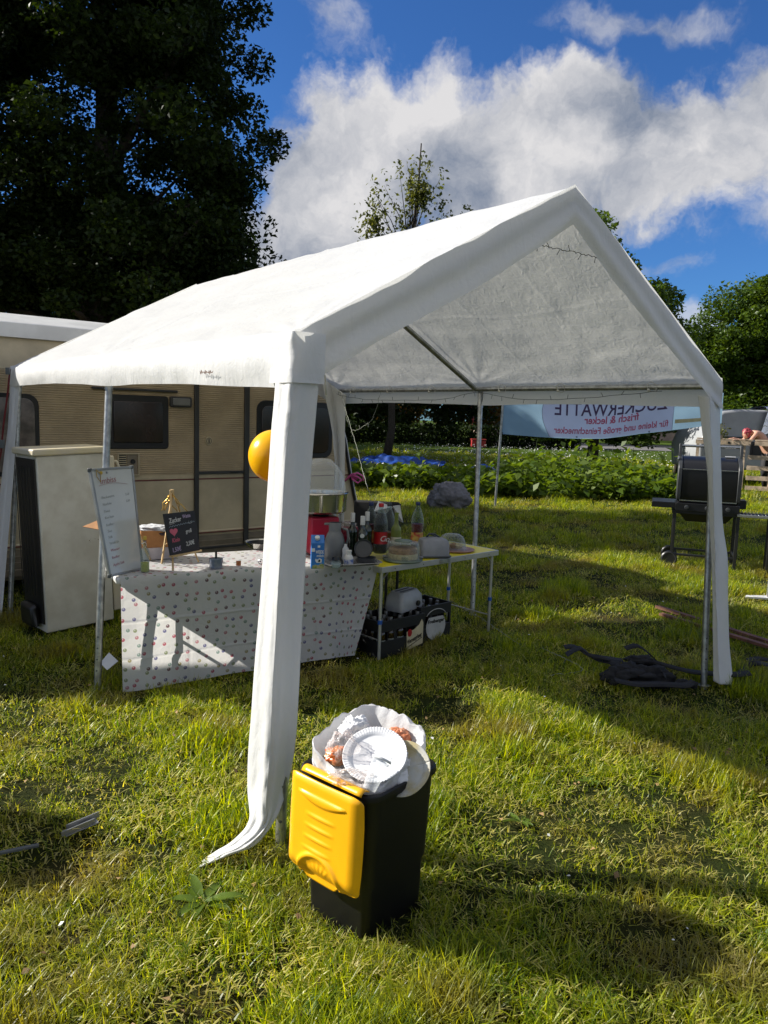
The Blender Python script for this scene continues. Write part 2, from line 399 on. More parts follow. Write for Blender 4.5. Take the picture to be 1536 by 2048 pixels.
# ------------------------------------------------------------------ trees
def blobs_to_clusters(ells, n, surf=.6, inner=.25):
    vol = np.array([e[3]*e[4]*e[5] for e in ells])**.7; pr = vol/vol.sum(); out_ = []
    for k in rng.choice(len(ells), n, p=pr):
        cx, cy, cz, rx, ry, rz = ells[k]; d = rng.normal(size=3); d /= np.linalg.norm(d)
        r_ = (surf+(1-surf)*rng.random()) if rng.random() > inner else rng.random()*surf
        r_ *= 1+.22*noise.noise(Vector(d*1.7+k))
        out_.append((cx+d[0]*rx*r_, cy+d[1]*ry*r_, cz+d[2]*rz*r_))
    return np.array(out_)
def tree(name, label, base, trunk_top, ells, nclus, nleaf, csize, lsize, m, tr=.2, group=None, nlimb=26, cat='tree', surf=.6, inner=.25, flat=.7, trunk_m=None, lean_pts=None, droop=None, zmin=.4):
    root = thing(name, base, label, cat, group=group)
    Cc = blobs_to_clusters(ells, nclus, surf, inner)
    Cc = Cc[Cc[:, 2] > zmin]
    base = Vector(base); top = Vector(trunk_top)
    b = MB(); N = 9; pts = [base.lerp(top, i/N)+Vector((.06*noise.noise(base+Vector((i*.7, 0, 0))), .06*noise.noise(base+Vector((0, i*.7, 5))), 0))*top.z*.25 for i in range(N+1)]
    pts[0] = base-Vector((0, 0, .1)); b.tube(pts, [tr*(1.25 if i == 0 else 1-.85*i/N) for i in range(N+1)], 8)
    b.build('trunk', trunk_m or M_bark, root, smooth=True)
    b = MB(); idx = rng.permutation(len(Cc))[:nlimb]
    for i in idx:
        c_ = Vector(Cc[i]); f = min(.92, max(.22, (c_.z-base.z)/max(.1, top.z-base.z)*.8-.05)); s0 = pts[0].lerp(top, f)
        k = int(f*N); s0 = pts[k].lerp(pts[k+1], f*N-k) if k < N else pts[N]
        mid = s0.lerp(c_, .5)+Vector((random.uniform(-.15, .15), random.uniform(-.15, .15), .08*(c_-s0).length))
        r0 = tr*(1-.85*f)*.5; b.tube([s0, s0.lerp(mid, .5)+Vector((0, 0, .02)), mid, c_], [r0, r0*.7, r0*.45, r0*.12], 5)
    b.build('branch', trunk_m or M_bark, root, smooth=True)['kind'] = 'stuff'
    n = len(Cc); L = rng.normal(size=(n, nleaf, 3)); L /= np.linalg.norm(L, axis=2)[..., None]; L *= 1.75*rng.random((n, nleaf, 1))**.5; L *= (np.array([csize, csize, csize*flat])*(.6+.8*rng.random((n, 1, 1))))
    C = (Cc[:, None, :]+L).reshape(-1, 3); C = C[C[:, 2] > zmin*.6]
    V, F = leaves(C, lsize, droop=droop); t = np.repeat(np.clip(rng.random(len(C))*.55+np.repeat(rng.random(n), nleaf)[:len(C)]*.35, 0, .85), 4)
    V = V-np.array(base); o = bulk_mesh('crown', V, F, m, root, t); o['kind'] = 'stuff'
    return root
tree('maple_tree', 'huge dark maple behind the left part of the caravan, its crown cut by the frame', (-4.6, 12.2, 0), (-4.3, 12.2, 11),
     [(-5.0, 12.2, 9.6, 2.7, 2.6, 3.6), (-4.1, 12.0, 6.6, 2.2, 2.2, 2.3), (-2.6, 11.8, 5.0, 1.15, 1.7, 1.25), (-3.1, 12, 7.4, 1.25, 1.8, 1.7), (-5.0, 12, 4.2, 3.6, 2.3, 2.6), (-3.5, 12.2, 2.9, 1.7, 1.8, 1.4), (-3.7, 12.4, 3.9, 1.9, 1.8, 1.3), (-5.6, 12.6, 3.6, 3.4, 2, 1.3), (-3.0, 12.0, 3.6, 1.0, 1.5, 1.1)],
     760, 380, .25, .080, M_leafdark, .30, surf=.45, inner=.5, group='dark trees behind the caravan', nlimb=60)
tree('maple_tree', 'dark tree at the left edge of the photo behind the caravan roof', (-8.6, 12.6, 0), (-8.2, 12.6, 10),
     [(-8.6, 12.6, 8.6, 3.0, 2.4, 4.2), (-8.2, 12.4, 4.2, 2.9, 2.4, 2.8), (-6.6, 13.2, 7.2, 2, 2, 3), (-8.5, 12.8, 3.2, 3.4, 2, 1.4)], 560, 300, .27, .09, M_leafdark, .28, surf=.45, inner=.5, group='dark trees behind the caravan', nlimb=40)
tree('young_maple', 'slender young maple with a loose light green crown showing above the tent roof', (-.02, 24.6, 0), (.75, 24.6, 9.9),
     [(.75, 24.6, 8.4, .95, .8, 1.75), (-.6, 24.6, 7.5, .45, .6, 1.35), (1.75, 24.6, 7.3, .9, .8, 1.0), (.5, 24.6, 6.6, 1.8, 1.2, 1.0)], 190, 19, .17, .12, M_leafyoung, .13, nlimb=60, surf=.3, inner=.6, flat=1.4, zmin=3, droop=.6)
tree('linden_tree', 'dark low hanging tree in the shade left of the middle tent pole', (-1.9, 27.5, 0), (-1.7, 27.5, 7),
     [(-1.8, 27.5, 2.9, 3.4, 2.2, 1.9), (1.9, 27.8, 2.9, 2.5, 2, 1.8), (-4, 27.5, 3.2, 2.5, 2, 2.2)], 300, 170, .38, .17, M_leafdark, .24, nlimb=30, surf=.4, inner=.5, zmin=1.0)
tree('linden_tree', 'bushy dark tree behind the printed banner, its tip rising behind the right tent slope', (6.15, 22.6, 0), (6.1, 22.6, 7.0),
     [(5.6, 22.6, 5.0, 1.75, 1.7, 2.35), (7.1, 22.4, 4.5, 1.35, 1.5, 1.2), (5.6, 22.5, 1.75, 1.75, 1.4, .95), (7.2, 22.5, 1.6, .9, 1.2, .75), (6.0, 22.6, 3.6, 1.6, 1.4, 1.2)], 430, 240, .27, .12, M_leafmid, .18, nlimb=34, surf=.45, inner=.4, zmin=.5)
tree('linden_tree', 'full round green tree standing right behind the far grey camper', (17.2, 33.5, 0), (17.2, 33.5, 8.0),
     [(16.7, 33.5, 5.2, 3.2, 2.4, 3.0), (16.4, 33.5, 7.0, 1.3, 1.3, 1.3), (14.3, 33, 4.6, 1.5, 1.5, 1.7), (19.2, 33.5, 5.0, 2.2, 2, 2.4), (16.2, 33.2, 2.3, 2.8, 2, 1.5)], 520, 260, .36, .145, M_leafmid, .26, nlimb=34, surf=.5, inner=.3, zmin=.6)
tree('small_tree', 'thin stemmed sapling between the banner and the far grey camper', (9.0, 23.6, 0), (9.05, 23.6, 2.7),
     [(8.8, 23.6, 2.2, .75, .6, .5)], 34, 60, .16, .12, M_leafmid, .07, nlimb=12, zmin=1.1)
for k, (x, y, h, lab, m_) in enumerate([
    (-14, 20, 11, 'dark tree far left behind the caravan', M_leafdark), (-7.5, 55, 9, 'dark tree behind the left end of the trimmed hedge', M_leafdark), (-.8, 61, 9, 'dark tree between the russet trees and the deep dark tree', M_leafdark), (-7.2, 26.5, 9, 'unseen wide dark tree added behind the caravan to shade the far lawn', M_leafdark), (-9, 32, 10, 'second unseen dark tree added behind the caravan for its shade', M_leafdark), (-8, 38, 10, 'third unseen dark tree added behind the caravan for its shade', M_leafdark),  # the three trees hidden by the caravan are added to shade the far lawn
    (1.5, 56, 9, 'russet tree behind the trimmed hedge, left one of the row', M_leafbrown), (7.6, 58, 10, 'russet tree behind the trimmed hedge, right one of the row', M_leafbrown),
    (13.5, 62, 8, 'green tree beyond the road behind the banner', M_leafmid), (26, 50, 10, 'green tree far right behind the camper', M_leafmid), (35, 58, 11, 'green tree at the far right edge beyond the road', M_leafmid),
    (-2.5, 48, 10, 'dark tree deep behind the blue tarpaulin', M_leafdark), (22, 74, 9, 'green tree in front of the pink building', M_leafmid), (-16, 44, 12, 'dark tree deep behind the caravan', M_leafdark)]):
    tree('park_tree', lab, (x, y, 0), (x, y, h*.85), [(x, y, h*.62, h*.36, h*.3, h*.38), (x+.8, y, h*.38, h*.38, h*.3, h*.22), (x-.5, y, h*.2, h*.34, h*.25, h*.14)], 170, 80, h*.045, .32, m_, .2, nlimb=14, surf=.45, inner=.35, zmin=1.2, group='trees around the park')

# trimmed hedge
h = thing('hedge', (2, 43.4, 0), 'long trimmed dark hedge across the far lawn', 'hedge')
C = np.stack([rng.uniform(-6, 11, 26000), 43.4+rng.normal(0, .28, 26000), rng.uniform(.05, 1.22, 26000)+.05*rng.normal(size=26000)], 1)
V, F = leaves(C, .13); o = bulk_mesh('foliage', V-np.array([2, 43.4, 0]), F, M_leafdark, h, np.repeat(rng.random(len(C))*.8, 4)); o['kind'] = 'stuff'
b = MB()
for i in range(46): b.tube([(-6+i*.37, 43.4, 0), (-6+i*.37+.05, 43.4, .9)], .02, 4)
b.build('stem', M_bark, h)

# leafy undergrowth
Cs, St = [], MB()
for i in range(1500):
    x, y = random.uniform(-1.6, 6.3), 14.6+6.4*random.random()**1.3
    edge = .5*noise.noise(Vector((x*.8, 0, 1)))
    if y < 14.9+edge+ (0.9 if x < 1.6 else 0): continue
    hh = (.22+.42*random.random()+.22*noise.noise(Vector((x, y, 4))))*(1.0 if y > 15.4 else .75)
    if x < 2.4: hh = min(hh, .42)
    if y > 17.6 and x < 3.2: continue
    if random.random() < .06: hh *= 1.7
    lx, ly = random.uniform(-.1, .1), random.uniform(-.1, .1)
    nn = random.randint(7, 13)
    for j in range(nn):
        f = (j+.6)/nn; a_ = j*2.4+random.random(); rr = .05+.10*(1-f*.5)
        Cs.append((x+lx*f+rr*math.cos(a_), y+ly*f+rr*math.sin(a_), hh*f+.04))
    if i % 3 == 0: St.tube([(x, y, 0), (x+lx, y+ly, hh)], .006, 3, caps=False)
Cs = np.array(Cs); V, F = leaves(Cs, .18, .9, .62, .16)
ug = bulk_mesh('undergrowth', V, F, M_nettle, None, np.repeat(rng.random(len(Cs))*.8, 4))
tag(ug, 'broad leafed green undergrowth growing across the lawn behind the tent', 'undergrowth', kind='stuff')
St.build('stalks', M_leafmid, ug)
# daisies in the far lawn and near clover heads
M_petal = mat('white_petals', (.75, .75, .70), .7)
C = []
for _ in range(2600):
    y = random.uniform(21, 42); x = random.uniform(-1, 1)*6+y*.16+random.uniform(-2, 4); C.append((x, y, random.uniform(.05, .22)))
for _ in range(70):
    r_ = random.uniform(2, 13); a_ = random.uniform(-.5, .5); C.append((r_*math.sin(a_), r_*math.cos(a_), .035))
C = np.array(C); sz = np.where(C[:, 1] > 20, .055, .014)
V, F = leaves(C, 1.0, 2.5, .9, .1); V = (V.reshape(-1, 4, 3)-C[:, None])*sz[:, None, None]+C[:, None]; V = V.reshape(-1, 3)
tag(bulk_mesh('daisies', V, F, M_petal), 'tiny white flowers scattered over the lawn', 'flowers', kind='stuff')

# pink building beyond the road
bl = thing('building', (27, 84, 0), 'long pinkish building in sun beyond the road and its verge', 'building')
M_pink = mat('pink_plaster', (.50, .36, .28), .9, var=.25, vscale=.5); M_win = mat('far_window', (.03, .035, .04), .2)
b = MB(); b.box((27, 84, 2.8), (34, 8, 5.6)); b.build('wall', M_pink, bl)
b = MB(); b.prism([(79.4, 5.6), (88.6, 5.6), (84, 7.8)], lambda a, c_, t: (t, a, c_), 9.6, 44.4); b.build('roof', mat('far_roof', (.10, .045, .035), .8), bl)
for i in range(11):
    for zz_ in (1.6, 4.1):
        b = MB(); b.box((11.8+i*3, 79.98, zz_), (1.1, .1, 1.4)); b.build('window', M_win, bl)
# ------------------------------------------------------------------ tent
VX, VY = .7753, .6316
TA = Vector((-.3316, 2.4337)); TW, TL, EV, RG = 2.885, 3.838, 1.783, 2.558
def tp(a, b_, z):
    k = min(z/EV, 1.)
    return Vector((TA.x+VX*a*TW-VY*b_*TL+.0115*k, TA.y+VY*a*TW+VX*b_*TL+.224*k, z))
v3 = Vector((VX, VY, 0)); u3 = Vector((-VY, VX, 0))
def fabric(name, c=(.83, .83, .82), trans=.24, fine=.0014, big=.012):
    m = bpy.data.materials.new(name); m.use_nodes = True; m.node_tree.nodes.clear(); T = NT(m.node_tree)
    P = T.node('ShaderNodeTexCoord').outputs['Object']
    dirt = T.mr(T.noise(P, 2.2, 7, .7), .42, .72)
    cc = T.mixc(T.math('MULTIPLY', dirt, .16), c, tuple(Vector(c)*.82))
    n1 = T.noise(T.vm('MULTIPLY', P, (9, 9, 3.2)), 2.2, 2.5, .5, 1.2); n2 = T.noise(P, 1100, 2, .5); n3 = T.noise(T.vm('MULTIPLY', P, (3, 8, 8)), 3.5, 3, .5, .8)
    hgt = T.math('ADD', T.math('MULTIPLY', n1, 1.), T.math('ADD', T.math('MULTIPLY', n2, .006), T.math('MULTIPLY', n3, .6)))
    bn = T.node('ShaderNodeBump', {'Strength': 1., 'Distance': big, 'Height': hgt}).outputs[0]
    p = T.node('ShaderNodeBsdfPrincipled', {'Base Color': cc, 'Roughness': .42, 'Specular IOR Level': .35, 'Normal': bn})
    tr = T.node('ShaderNodeBsdfTranslucent', {'Color': (.84, .83, .77, 1), 'Normal': bn})
    T.l.new(T.node('ShaderNodeMixShader', {0: trans, 1: p.outputs[0], 2: tr.outputs[0]}).outputs[0], T.node('ShaderNodeOutputMaterial').inputs[0])
    return m
M_tent = fabric('white_tarpaulin', big=.0036, trans=.34); M_drape = fabric('white_tarpaulin_leg', trans=.34, big=.0030)
M_steel = mat('galvanised_steel', (.42, .43, .42), .38, .85, var=.3, vscale=25, bump=.0004)
M_plug = mat('grey_plastic', (.10, .11, .11), .6)
def catm(P, t):
    n = len(P)-1; x = min(max(t*n, 0), n-1e-6); i = int(x); f = x-i
    p0, p1, p2, p3 = P[max(i-1, 0)], P[i], P[i+1], P[min(i+2, n)]
    return .5*((2*p1)+(p2-p0)*f+(2*p0-5*p1+4*p2-p3)*f*f+(3*p1-p0-3*p2+p3)*f**3)
tent = thing('party_tent', tp(.5, .5, 0), 'white party tent with open gable sides and knotted leg covers on the lawn', 'tent', R(39.17))
VAL = .165
def prof(s):    # s 0..1 across: valance, slope, slope, valance -> (a, z)
    tot = 2*VAL+2*1.637; d = s*tot
    if d < VAL: return (-.004-.006*math.sin(d/VAL*3.14), EV-(VAL-d))
    if d < VAL+1.637: f = (d-VAL)/1.637; return (f*.5, EV+(RG-EV)*f)
    if d < VAL+2*1.637: f = (d-VAL-1.637)/1.637; return (.5+f*.5, RG-(RG-EV)*f)
    f = d-VAL-2*1.637; return (1.004+.006*math.sin(f/VAL*3.14), EV-f)
def roof(i, j):
    a, z = prof(j); b_ = -.004+1.008*i
    f = 1-abs(2*a-1); f = max(0, min(1, f))
    p = tp(a, b_, z)
    on = 0 if z < EV else 1
    sag = .028*math.sin(math.pi*min(1, max(0, (f)))) * (math.sin(2*math.pi*b_)**2) * on
    wr = .014*noise.noise(Vector((a*TW*3.2+b_*1.5, b_*TL*1.3, .5)))+.0045*noise.noise(Vector((a*TW*9, b_*TL*4, 2.5)))+.0034*noise.noise(Vector((a*25, b_*34, 4.5)))-.004*max(0, .16-abs(noise.noise(Vector((a*7+b_*3, b_*9, 14)))))*6*.5
    # diagonal pulls out of the corners
    for ca, cb in ((0, 0), (0, 1), (1, 0), (1, 1), (0, .5), (1, .5)):
        dx, dy = (a-ca)*TW, (b_-cb)*TL; r_ = math.hypot(dx, dy)+.05; th = math.atan2(dy, dx)
        wr += .0035*math.sin(th*17)*math.exp(-r_*1.6)*min(1, r_*4)
    for q_ in (.165, .335, .5, .665, .835): wr += (.0045 if q_ == .5 else .0025)*math.exp(-((b_-q_)*TL/.012)**2)
    for q_ in (.25, .75): wr += .0025*math.exp(-((a-q_)*TW/.010)**2)
    if on: p.z += wr-sag
    else:
        dn = v3*(-1 if a < .5 else 1); dd = (EV-z)/VAL
        p += dn*(.016*noise.noise(Vector((b_*TL*2.2, z*3, 8)))+.008*noise.noise(Vector((b_*TL*8, z*9, 1)))) * dd
        p.z += (.012*math.sin(math.pi*2*b_)**2 + .006*noise.noise(Vector((b_*TL*2.5, 0, 3))))*dd
        if a < .5: p.z -= .03*max(0, 1-b_*1.6)*dd-.02*b_*dd
    return p
b = MB(); b.grid(roof, 250, 240); b.build('cover', M_tent, tent, smooth=True)
def gable(front):
    sgn = -1 if front else 1; b0 = -.004 if front else 1.004
    def fn(i, k):
        a = -.006+1.012*i; f = max(0, 1-abs(2*a-1)); z = EV+(RG-EV)*f
        p = tp(a, b0, z); drop = (.175+.012*noise.noise(Vector((a*5, 2, 0)))+.018*math.sin(min(1, f)*3.14))*k
        if a < .12 and front: drop += .02*(1-a/.12)*k
        out_ = .010*math.sin(min(1, k*1.6)*3.14*.5)+.013*math.sin(k*9+3*noise.noise(Vector((a*2.5, 0, 4))))*k*(1-.3*k)+.010*noise.noise(Vector((a*9, k*1.2, 6)))*k+.005*noise.noise(Vector((a*30, k*3, 9)))*k
        p += u3*sgn*out_; p.z -= drop-(.004 if k < .05 else 0); return p
    return fn
for fr in (True, False): b = MB(); b.grid(gable(fr), 120, 14); b.build('gable_valance', M_tent, tent, smooth=True)
for ca, sa in ((0, -1),):
    def cornp(i, j, ca=ca, sa=sa):
        z = EV-.004-.172*i; P_ = [tp(ca+sa*.006, .035, z), tp(ca+sa*.010, .005, z), tp(ca+sa*.009, -.007, z), tp(ca-sa*.003, -.010, z), tp(ca-sa*.035, -.009, z)]
        q = catm(P_, j)+(v3*sa-u3)*(.004+.004*noise.noise(Vector((i*3, j*3, ca)))); return q
    b = MB(); b.grid(lambda i, j, f=cornp: f(i, j), 12, 20); b.build('corner_fold', M_tent, tent, smooth=True)
def drape(levels, nfold, amp, seed, nu=90, nv=28):
    L = [Vector(l[0]) for l in levels]; M_ = [Vector(l[1]) for l in levels]; R_ = [Vector(l[2]) for l in levels]
    def fn(i, j):
        a, m_, c_ = catm(L, i), catm(M_, i), catm(R_, i); p = a.lerp(m_, j*2) if j < .5 else m_.lerp(c_, j*2-1)
        e = 1-abs(2*j-1)
        q = math.sin(j*nfold*6.28+1.5*noise.noise(Vector((seed, i*3, 0))))*.6+noise.noise(Vector((j*6, i*5+seed, 1)))*.7+.35*noise.noise(Vector((j*7, i*26+seed, 4)))-.4*max(0, .25-abs(noise.noise(Vector((j*3.5+i*6, i*14, seed)))))*4*.5
        p = p+Vector((0, -1, 0))*amp*q*(.35+e)+Vector((1, 0, 0))*amp*.35*noise.noise(Vector((j*3, i*9, seed))); return p
    b = MB(); b.grid(fn, nu, nv); return b
lv = [((552, 745), (588, 742), (641, 737)), ((546, 820), (581, 820), (633, 820)), ((540, 900), (573, 900), (626, 900)), ((527, 1100), (561, 1100), (612, 1100)), ((516, 1250), (552, 1250), (604, 1250)),
      ((505, 1400), (545, 1400), (597, 1400)), ((497, 1500), (540, 1502), (589, 1498)), ((495, 1580), (534, 1590), (573, 1578)), ((498, 1640), (526, 1652), (552, 1636)),
      ((466, 1680), (488, 1692), (512, 1688)), ((432, 1702), (448, 1710), (466, 1708)), ((405, 1720), (414, 1728), (428, 1724)), ((394, 1733), (398, 1735), (404, 1732))]
def lvA(P):
    o = []
    for q in P:
        r_ = []
        for i, (x, y) in enumerate(q):
            z0 = max(0, (1712-y)/(1712-660)); dm = 2.40+.22*z0
            if y > 1645: dm -= (y-1645)/90*.07
            r_.append(at(x, y, dm+(.085, 0, .075)[i]*(1 if y < 1600 else .35)))
        o.append(r_)
    return o
drape(lvA(lv), 3.3, .008, 3, 160, 56).build('leg_cover', M_drape, tent, smooth=True, solid=.0012)
lvB = [((1396, 790), (1420, 795), (1440, 765)), ((1402, 840), (1422, 840), (1440, 840)), ((1409, 900), (1425, 900), (1441, 900)), ((1415, 950), (1426, 960), (1443, 960)), ((1419, 1040), (1428, 1040), (1445, 1040)),
       ((1423, 1120), (1431, 1120), (1455, 1120)), ((1425, 1200), (1434, 1200), (1456, 1200)), ((1426, 1290), (1437, 1290), (1459, 1290)), ((1427, 1362), (1440, 1369), (1467, 1371))]
drape([[at(x, y, 4.24+.24*(1365-y)/600+d_) for (x, y), d_ in zip(q, (-.06, -.12, .05))] for q in lvB], 1.2, .008, 11).build('leg_cover', M_drape, tent, smooth=True, solid=.0012)
lvC = [((640, 748), (660, 768), (692, 790)), ((652, 800), (668, 800), (691, 800)), ((662, 850), (674, 850), (690, 850)), ((668, 900), (677, 900), (690, 900)), ((672, 960), (679, 960), (689, 960)), ((676, 1010), (681, 1010), (688, 1010)), ((678, 1060), (682, 1060), (688, 1060))]
drape([[at(x, y, 7.02+.2*(1150-y)/380+d_) for (x, y), d_ in zip(q, (0, .08, -.02))] for q in lvC], 1.6, .012, 21).build('leg_cover', M_drape, tent, smooth=True, solid=.0012)
lvD = [((21, 745), (28, 768), (39, 770)), ((16, 850), (22, 850), (33, 850)), ((4, 950), (13, 950), (27, 950)), ((-6, 1060), (4, 1060), (18, 1060)), ((-14, 1180), (-5, 1180), (8, 1180)), ((-20, 1270), (-12, 1270), (0, 1270))]
drape([[at(x, y, 5.36+.2*(1290-y)/500+d_) for (x, y), d_ in zip(q, (.06, 0, -.05))] for q in lvD], 1.2, .008, 31).build('leg_cover', M_drape, tent, smooth=True, solid=.0012)
# frame
ez = EV-.045
def pole(a, b_, z1=ez):
    b = MB(); b.tube([tp(a, b_, -.02), tp(a, b_, z1)], .019, 14); o = b.build('pole', M_steel, tent, smooth=50)
    b = MB(); b.tube([tp(a, b_, z1-.14), tp(a, b_, z1+.01)], .022, 14); b.build('sleeve', M_steel, o, smooth=50)
    b = MB(); q = tp(a, b_, .003); b.box(q, (.06, .06, .005), R(39)); b.build('foot_plate', M_steel, o)
    for k in range(4): b = MB(); b.tube([tp(a, b_, .1+.06*k)+Vector((0, -.017, 0)), tp(a, b_, .1+.06*k)+Vector((0, -.0205, 0))], .005, 8); b.build('adjusting_hole', M_plug, o)
for a in (.012, 1.008):
    for b_ in (.008, .5, .992): pole(a, b_)
for a in (.012, .988):
    for b0, b1 in ((.008, .5), (.5, .992)):
        b = MB(); b.tube([tp(a, b0, ez), tp(a, b1, ez)], .019, 14); b.build('eave_beam', M_steel, tent, smooth=50)
for b_ in (.008, .5, .992):
    for s_ in (0, 1):
        a0 = .012 if s_ == 0 else .988
        b = MB(); b.tube([tp(a0, b_, ez), tp(.5, b_, RG-.045)], .019, 14); b.build('rafter', M_steel, tent, smooth=50)
for b0, b1 in ((.008, .5), (.5, .992)):
    b = MB(); b.tube([tp(.5, b0, RG-.05), tp(.5, b1, RG-.05)], .019, 14); b.build('ridge_beam', M_steel, tent, smooth=50)
M_bungee = mat('white_elastic', (.7, .68, .62), .6)
for q in (.10, .28, .42, .62, .76, .9):
    b = MB(); c_ = tp(.975, q, ez)
    b.tube([c_+Vector((.03*math.cos(t_), 0, .03*math.sin(t_)))+u3*.006*math.sin(t_) for t_ in [k*.63 for k in range(11)]], .0025, 5); b.lathe([(0, -.01), (.009, -.005), (.009, .006), (0, .01)], c_-v3*.03-Vector((0, 0, .022)), 8); b.build('elastic_tie', M_bungee, tent, smooth=True)
b = MB(); b.tube([at(642, 742, 2.75), at(650, 752, 2.76), at(653, 770, 2.76), at(652, 790, 2.76)], .0035, 6); b.build('tie_strap', M_bungee, tent, smooth=True)
# brown stain on the left valance
M_stain = mat('rust_scribble', (.30, .13, .05), .8)
def onval(x, y):
    d_ = ray(x, y); n_ = Vector((VX, VY, 0)); t_ = (TA.x*VX+TA.y*VY+.150-.055)/(d_.dot(n_)); return Vector((0, 0, EYE))+d_*t_
b = MB(); b.tube([onval(400+i*1.3, 744+(3 if i % 2 else -2)+2*math.sin(i*2.2)) for i in range(21)], .0012, 4); b.build('rust_scribble', M_stain, tent)
# orange tie strap on the back left corner
st = thing('guy_strap', at(14, 745, 5.5), 'dark red guy strap with a black buckle at the back left tent corner', 'strap')
b = MB(); b.tube([at(20, 738, 5.50), at(15, 790, 5.48), at(7, 850, 5.47), at(2, 905, 5.46), at(-20, 1010, 5.4)], .007, 6, flat=.3); b.build('webbing', mat('dark_red_webbing', (.12, .01, .012), .8), st, smooth=True)
b = MB(); b.box(at(16, 742, 5.49), (.03, .02, .05)); b.build('buckle', M_plug, st, bevel=.003)
b = MB(); b.box(at(4, 888, 5.46), (.035, .02, .06)); b.build('ratchet', M_plug, st, bevel=.003)

# ------------------------------------------------------------------ caravan
CP = Vector((-2.89, 5.95, 0))
def cp(t, w_, z): return CP+v3*t+u3*w_+Vector((0, 0, z))     # t along the side, w_ away from the viewer
car = thing('caravan', cp(.6, 1, 0), 'old beige caravan with ribbed side panels and dark windows behind the tent', 'caravan', R(39.17))
M_cream = mat('cream_caravan_paint', (.50, .42, .275), .45, var=.18, vscale=2.5, bump=.001, bscale=8); M_beige = mat('beige_ribbed_sheet', (.44, .345, .215), .45, var=.15, vscale=3)
M_white = mat('aged_white_paint', (.62, .62, .60), .5, var=.12, vscale=3); M_darktrim = mat('dark_trim', (.035, .034, .032), .4); M_black = mat('black_rubber', (.008, .008, .008), .5)
M_redline = mat('dark_red_line', (.14, .022, .018), .5); M_brown = mat('brown_beige_band', (.20, .165, .115), .5)
def tend(z):
    pts = [(.0, 3.44), (.34, 3.40), (.885, 3.25), (1.25, 3.17), (1.66, 3.02), (1.9, 2.93), (2.14, 2.80)]
    for (z0, t0), (z1, t1) in zip(pts, pts[1:]):
        if z <= z1: return t0+(t1-t0)*(z-z0)/(z1-z0)
    return pts[-1][1]
T0 = -2.6
def strip(zs, m, name):
    b = MB(); o = 0
    vs_ = []
    for z, w_ in zs: vs_ += [cp(T0, w_, z), cp(tend(z), w_, z)]
    b.add(vs_, [(2*i, 2*i+1, 2*i+3, 2*i+2) for i in range(len(zs)-1)]); return b.build(name, m, car, smooth=30)
ribs = []; z = .945
while z < 1.77: ribs += [(z, 0), (z+.003, -.006), (z+.012, -.006), (z+.0155, 0)]; z += .0185
strip([(.93, 0)]+ribs+[(1.775, 0)], M_beige, 'ribbed_panel')
strip([(.114, .03), (.15, 0), (.20, -.008), (.205, 0), (.26, -.008), (.265, 0), (.31, -.008), (.315, 0), (.362, 0)], M_brown, 'skirt_panel')
strip([(.362, 0), (.40, -.012), (.41, -.002), (.93, 0)], M_cream, 'lower_panel')
strip([(1.775, 0), (1.78, -.004), (1.98, .02), (2.02, .03)], M_cream, 'upper_panel')
strip([(2.02, .012), (2.022, -.01), (2.13, -.006), (2.14, .01), (2.15, .2)], M_white, 'awning_rail')
for z, h_ in ((.887, .010), (.388, .010)):
    b = MB(); b.box(cp((T0+tend(z))/2, -.0125 if z < .5 else -.002, z), (tend(z)-T0, .004, h_), R(39.17)); b.build('red_stripe', M_redline, car)
b = MB(); b.box(cp((T0+tend(.905))/2, -.002, .905), (tend(.905)-T0, .004, .018), R(39.17)); b.build('pale_stripe', M_cream, car)
b = MB(); zs = [.12, .34, .885, 1.25, 1.66, 1.9, 2.14]
b.grid(lambda i, j: cp(tend(zs[round(i*6)])+.12*math.sin(j*3.14), 2.1*j, zs[round(i*6)]), 6, 8); b.build('rear_wall', M_cream, car, smooth=True)
b = MB(); b.grid(lambda i, j: cp(T0-.25*math.sin(j*3.14), 2.1*j, .12+2.02*i), 4, 8); b.build('front_wall', M_cream, car, smooth=True)
b = MB(); b.grid(lambda i, j: cp(T0-.05+(tend(2.14)+.05-T0)*i, .15+1.8*j, 2.14+.16*math.sin(j*3.14)), 2, 10); b.build('roof', M_white, car, smooth=True)
b = MB(); b.box(cp((T0+3.3)/2, 1.05, .16), (3.3-T0, 2.06, .04), R(39.17)); b.box(cp((T0+2.7)/2, 2.1, 1.13), (2.7-T0, .03, 2.02), R(39.17)); b.build('far_side', M_cream, car)
for z0, z1 in ((.34, .885), (.885, 1.66), (1.66, 2.13)):
    pass
b = MB(); b.tube([cp(tend(z)-.01, -.012, z) for z in (.12, .34, .6, .885, 1.25, 1.66, 1.9, 2.1)], .016, 6); b.build('corner_seal', M_black, car, smooth=True)
b = MB(); b.tube([cp(tend(z)+.012, -.004, z) for z in (.12, .34, .6, .885, 1.25, 1.66, 1.9, 2.1)], .012, 6); b.build('corner_trim', M_white, car, smooth=True)
def rrect(t0, t1, z0, z1, r_, n=5):
    o = []
    for cx, cz, a0 in ((t1-r_, z1-r_, 0), (t0+r_, z1-r_, 90), (t0+r_, z0+r_, 180), (t1-r_, z0+r_, 270)):
        for k in range(n+1): a_ = R(a0+90*k/n); o.append((cx+r_*math.cos(a_), cz+r_*math.sin(a_)))
    return o
def win_mat(name, base, hz):
    m = mat(name, base, .12, var=.5, vscale=hz, spec=.6); return m
M_glassd = win_mat('smoked_window', (.022, .012, .008), 3); M_glassl = win_mat('curtained_window', (.14, .115, .10), 6)
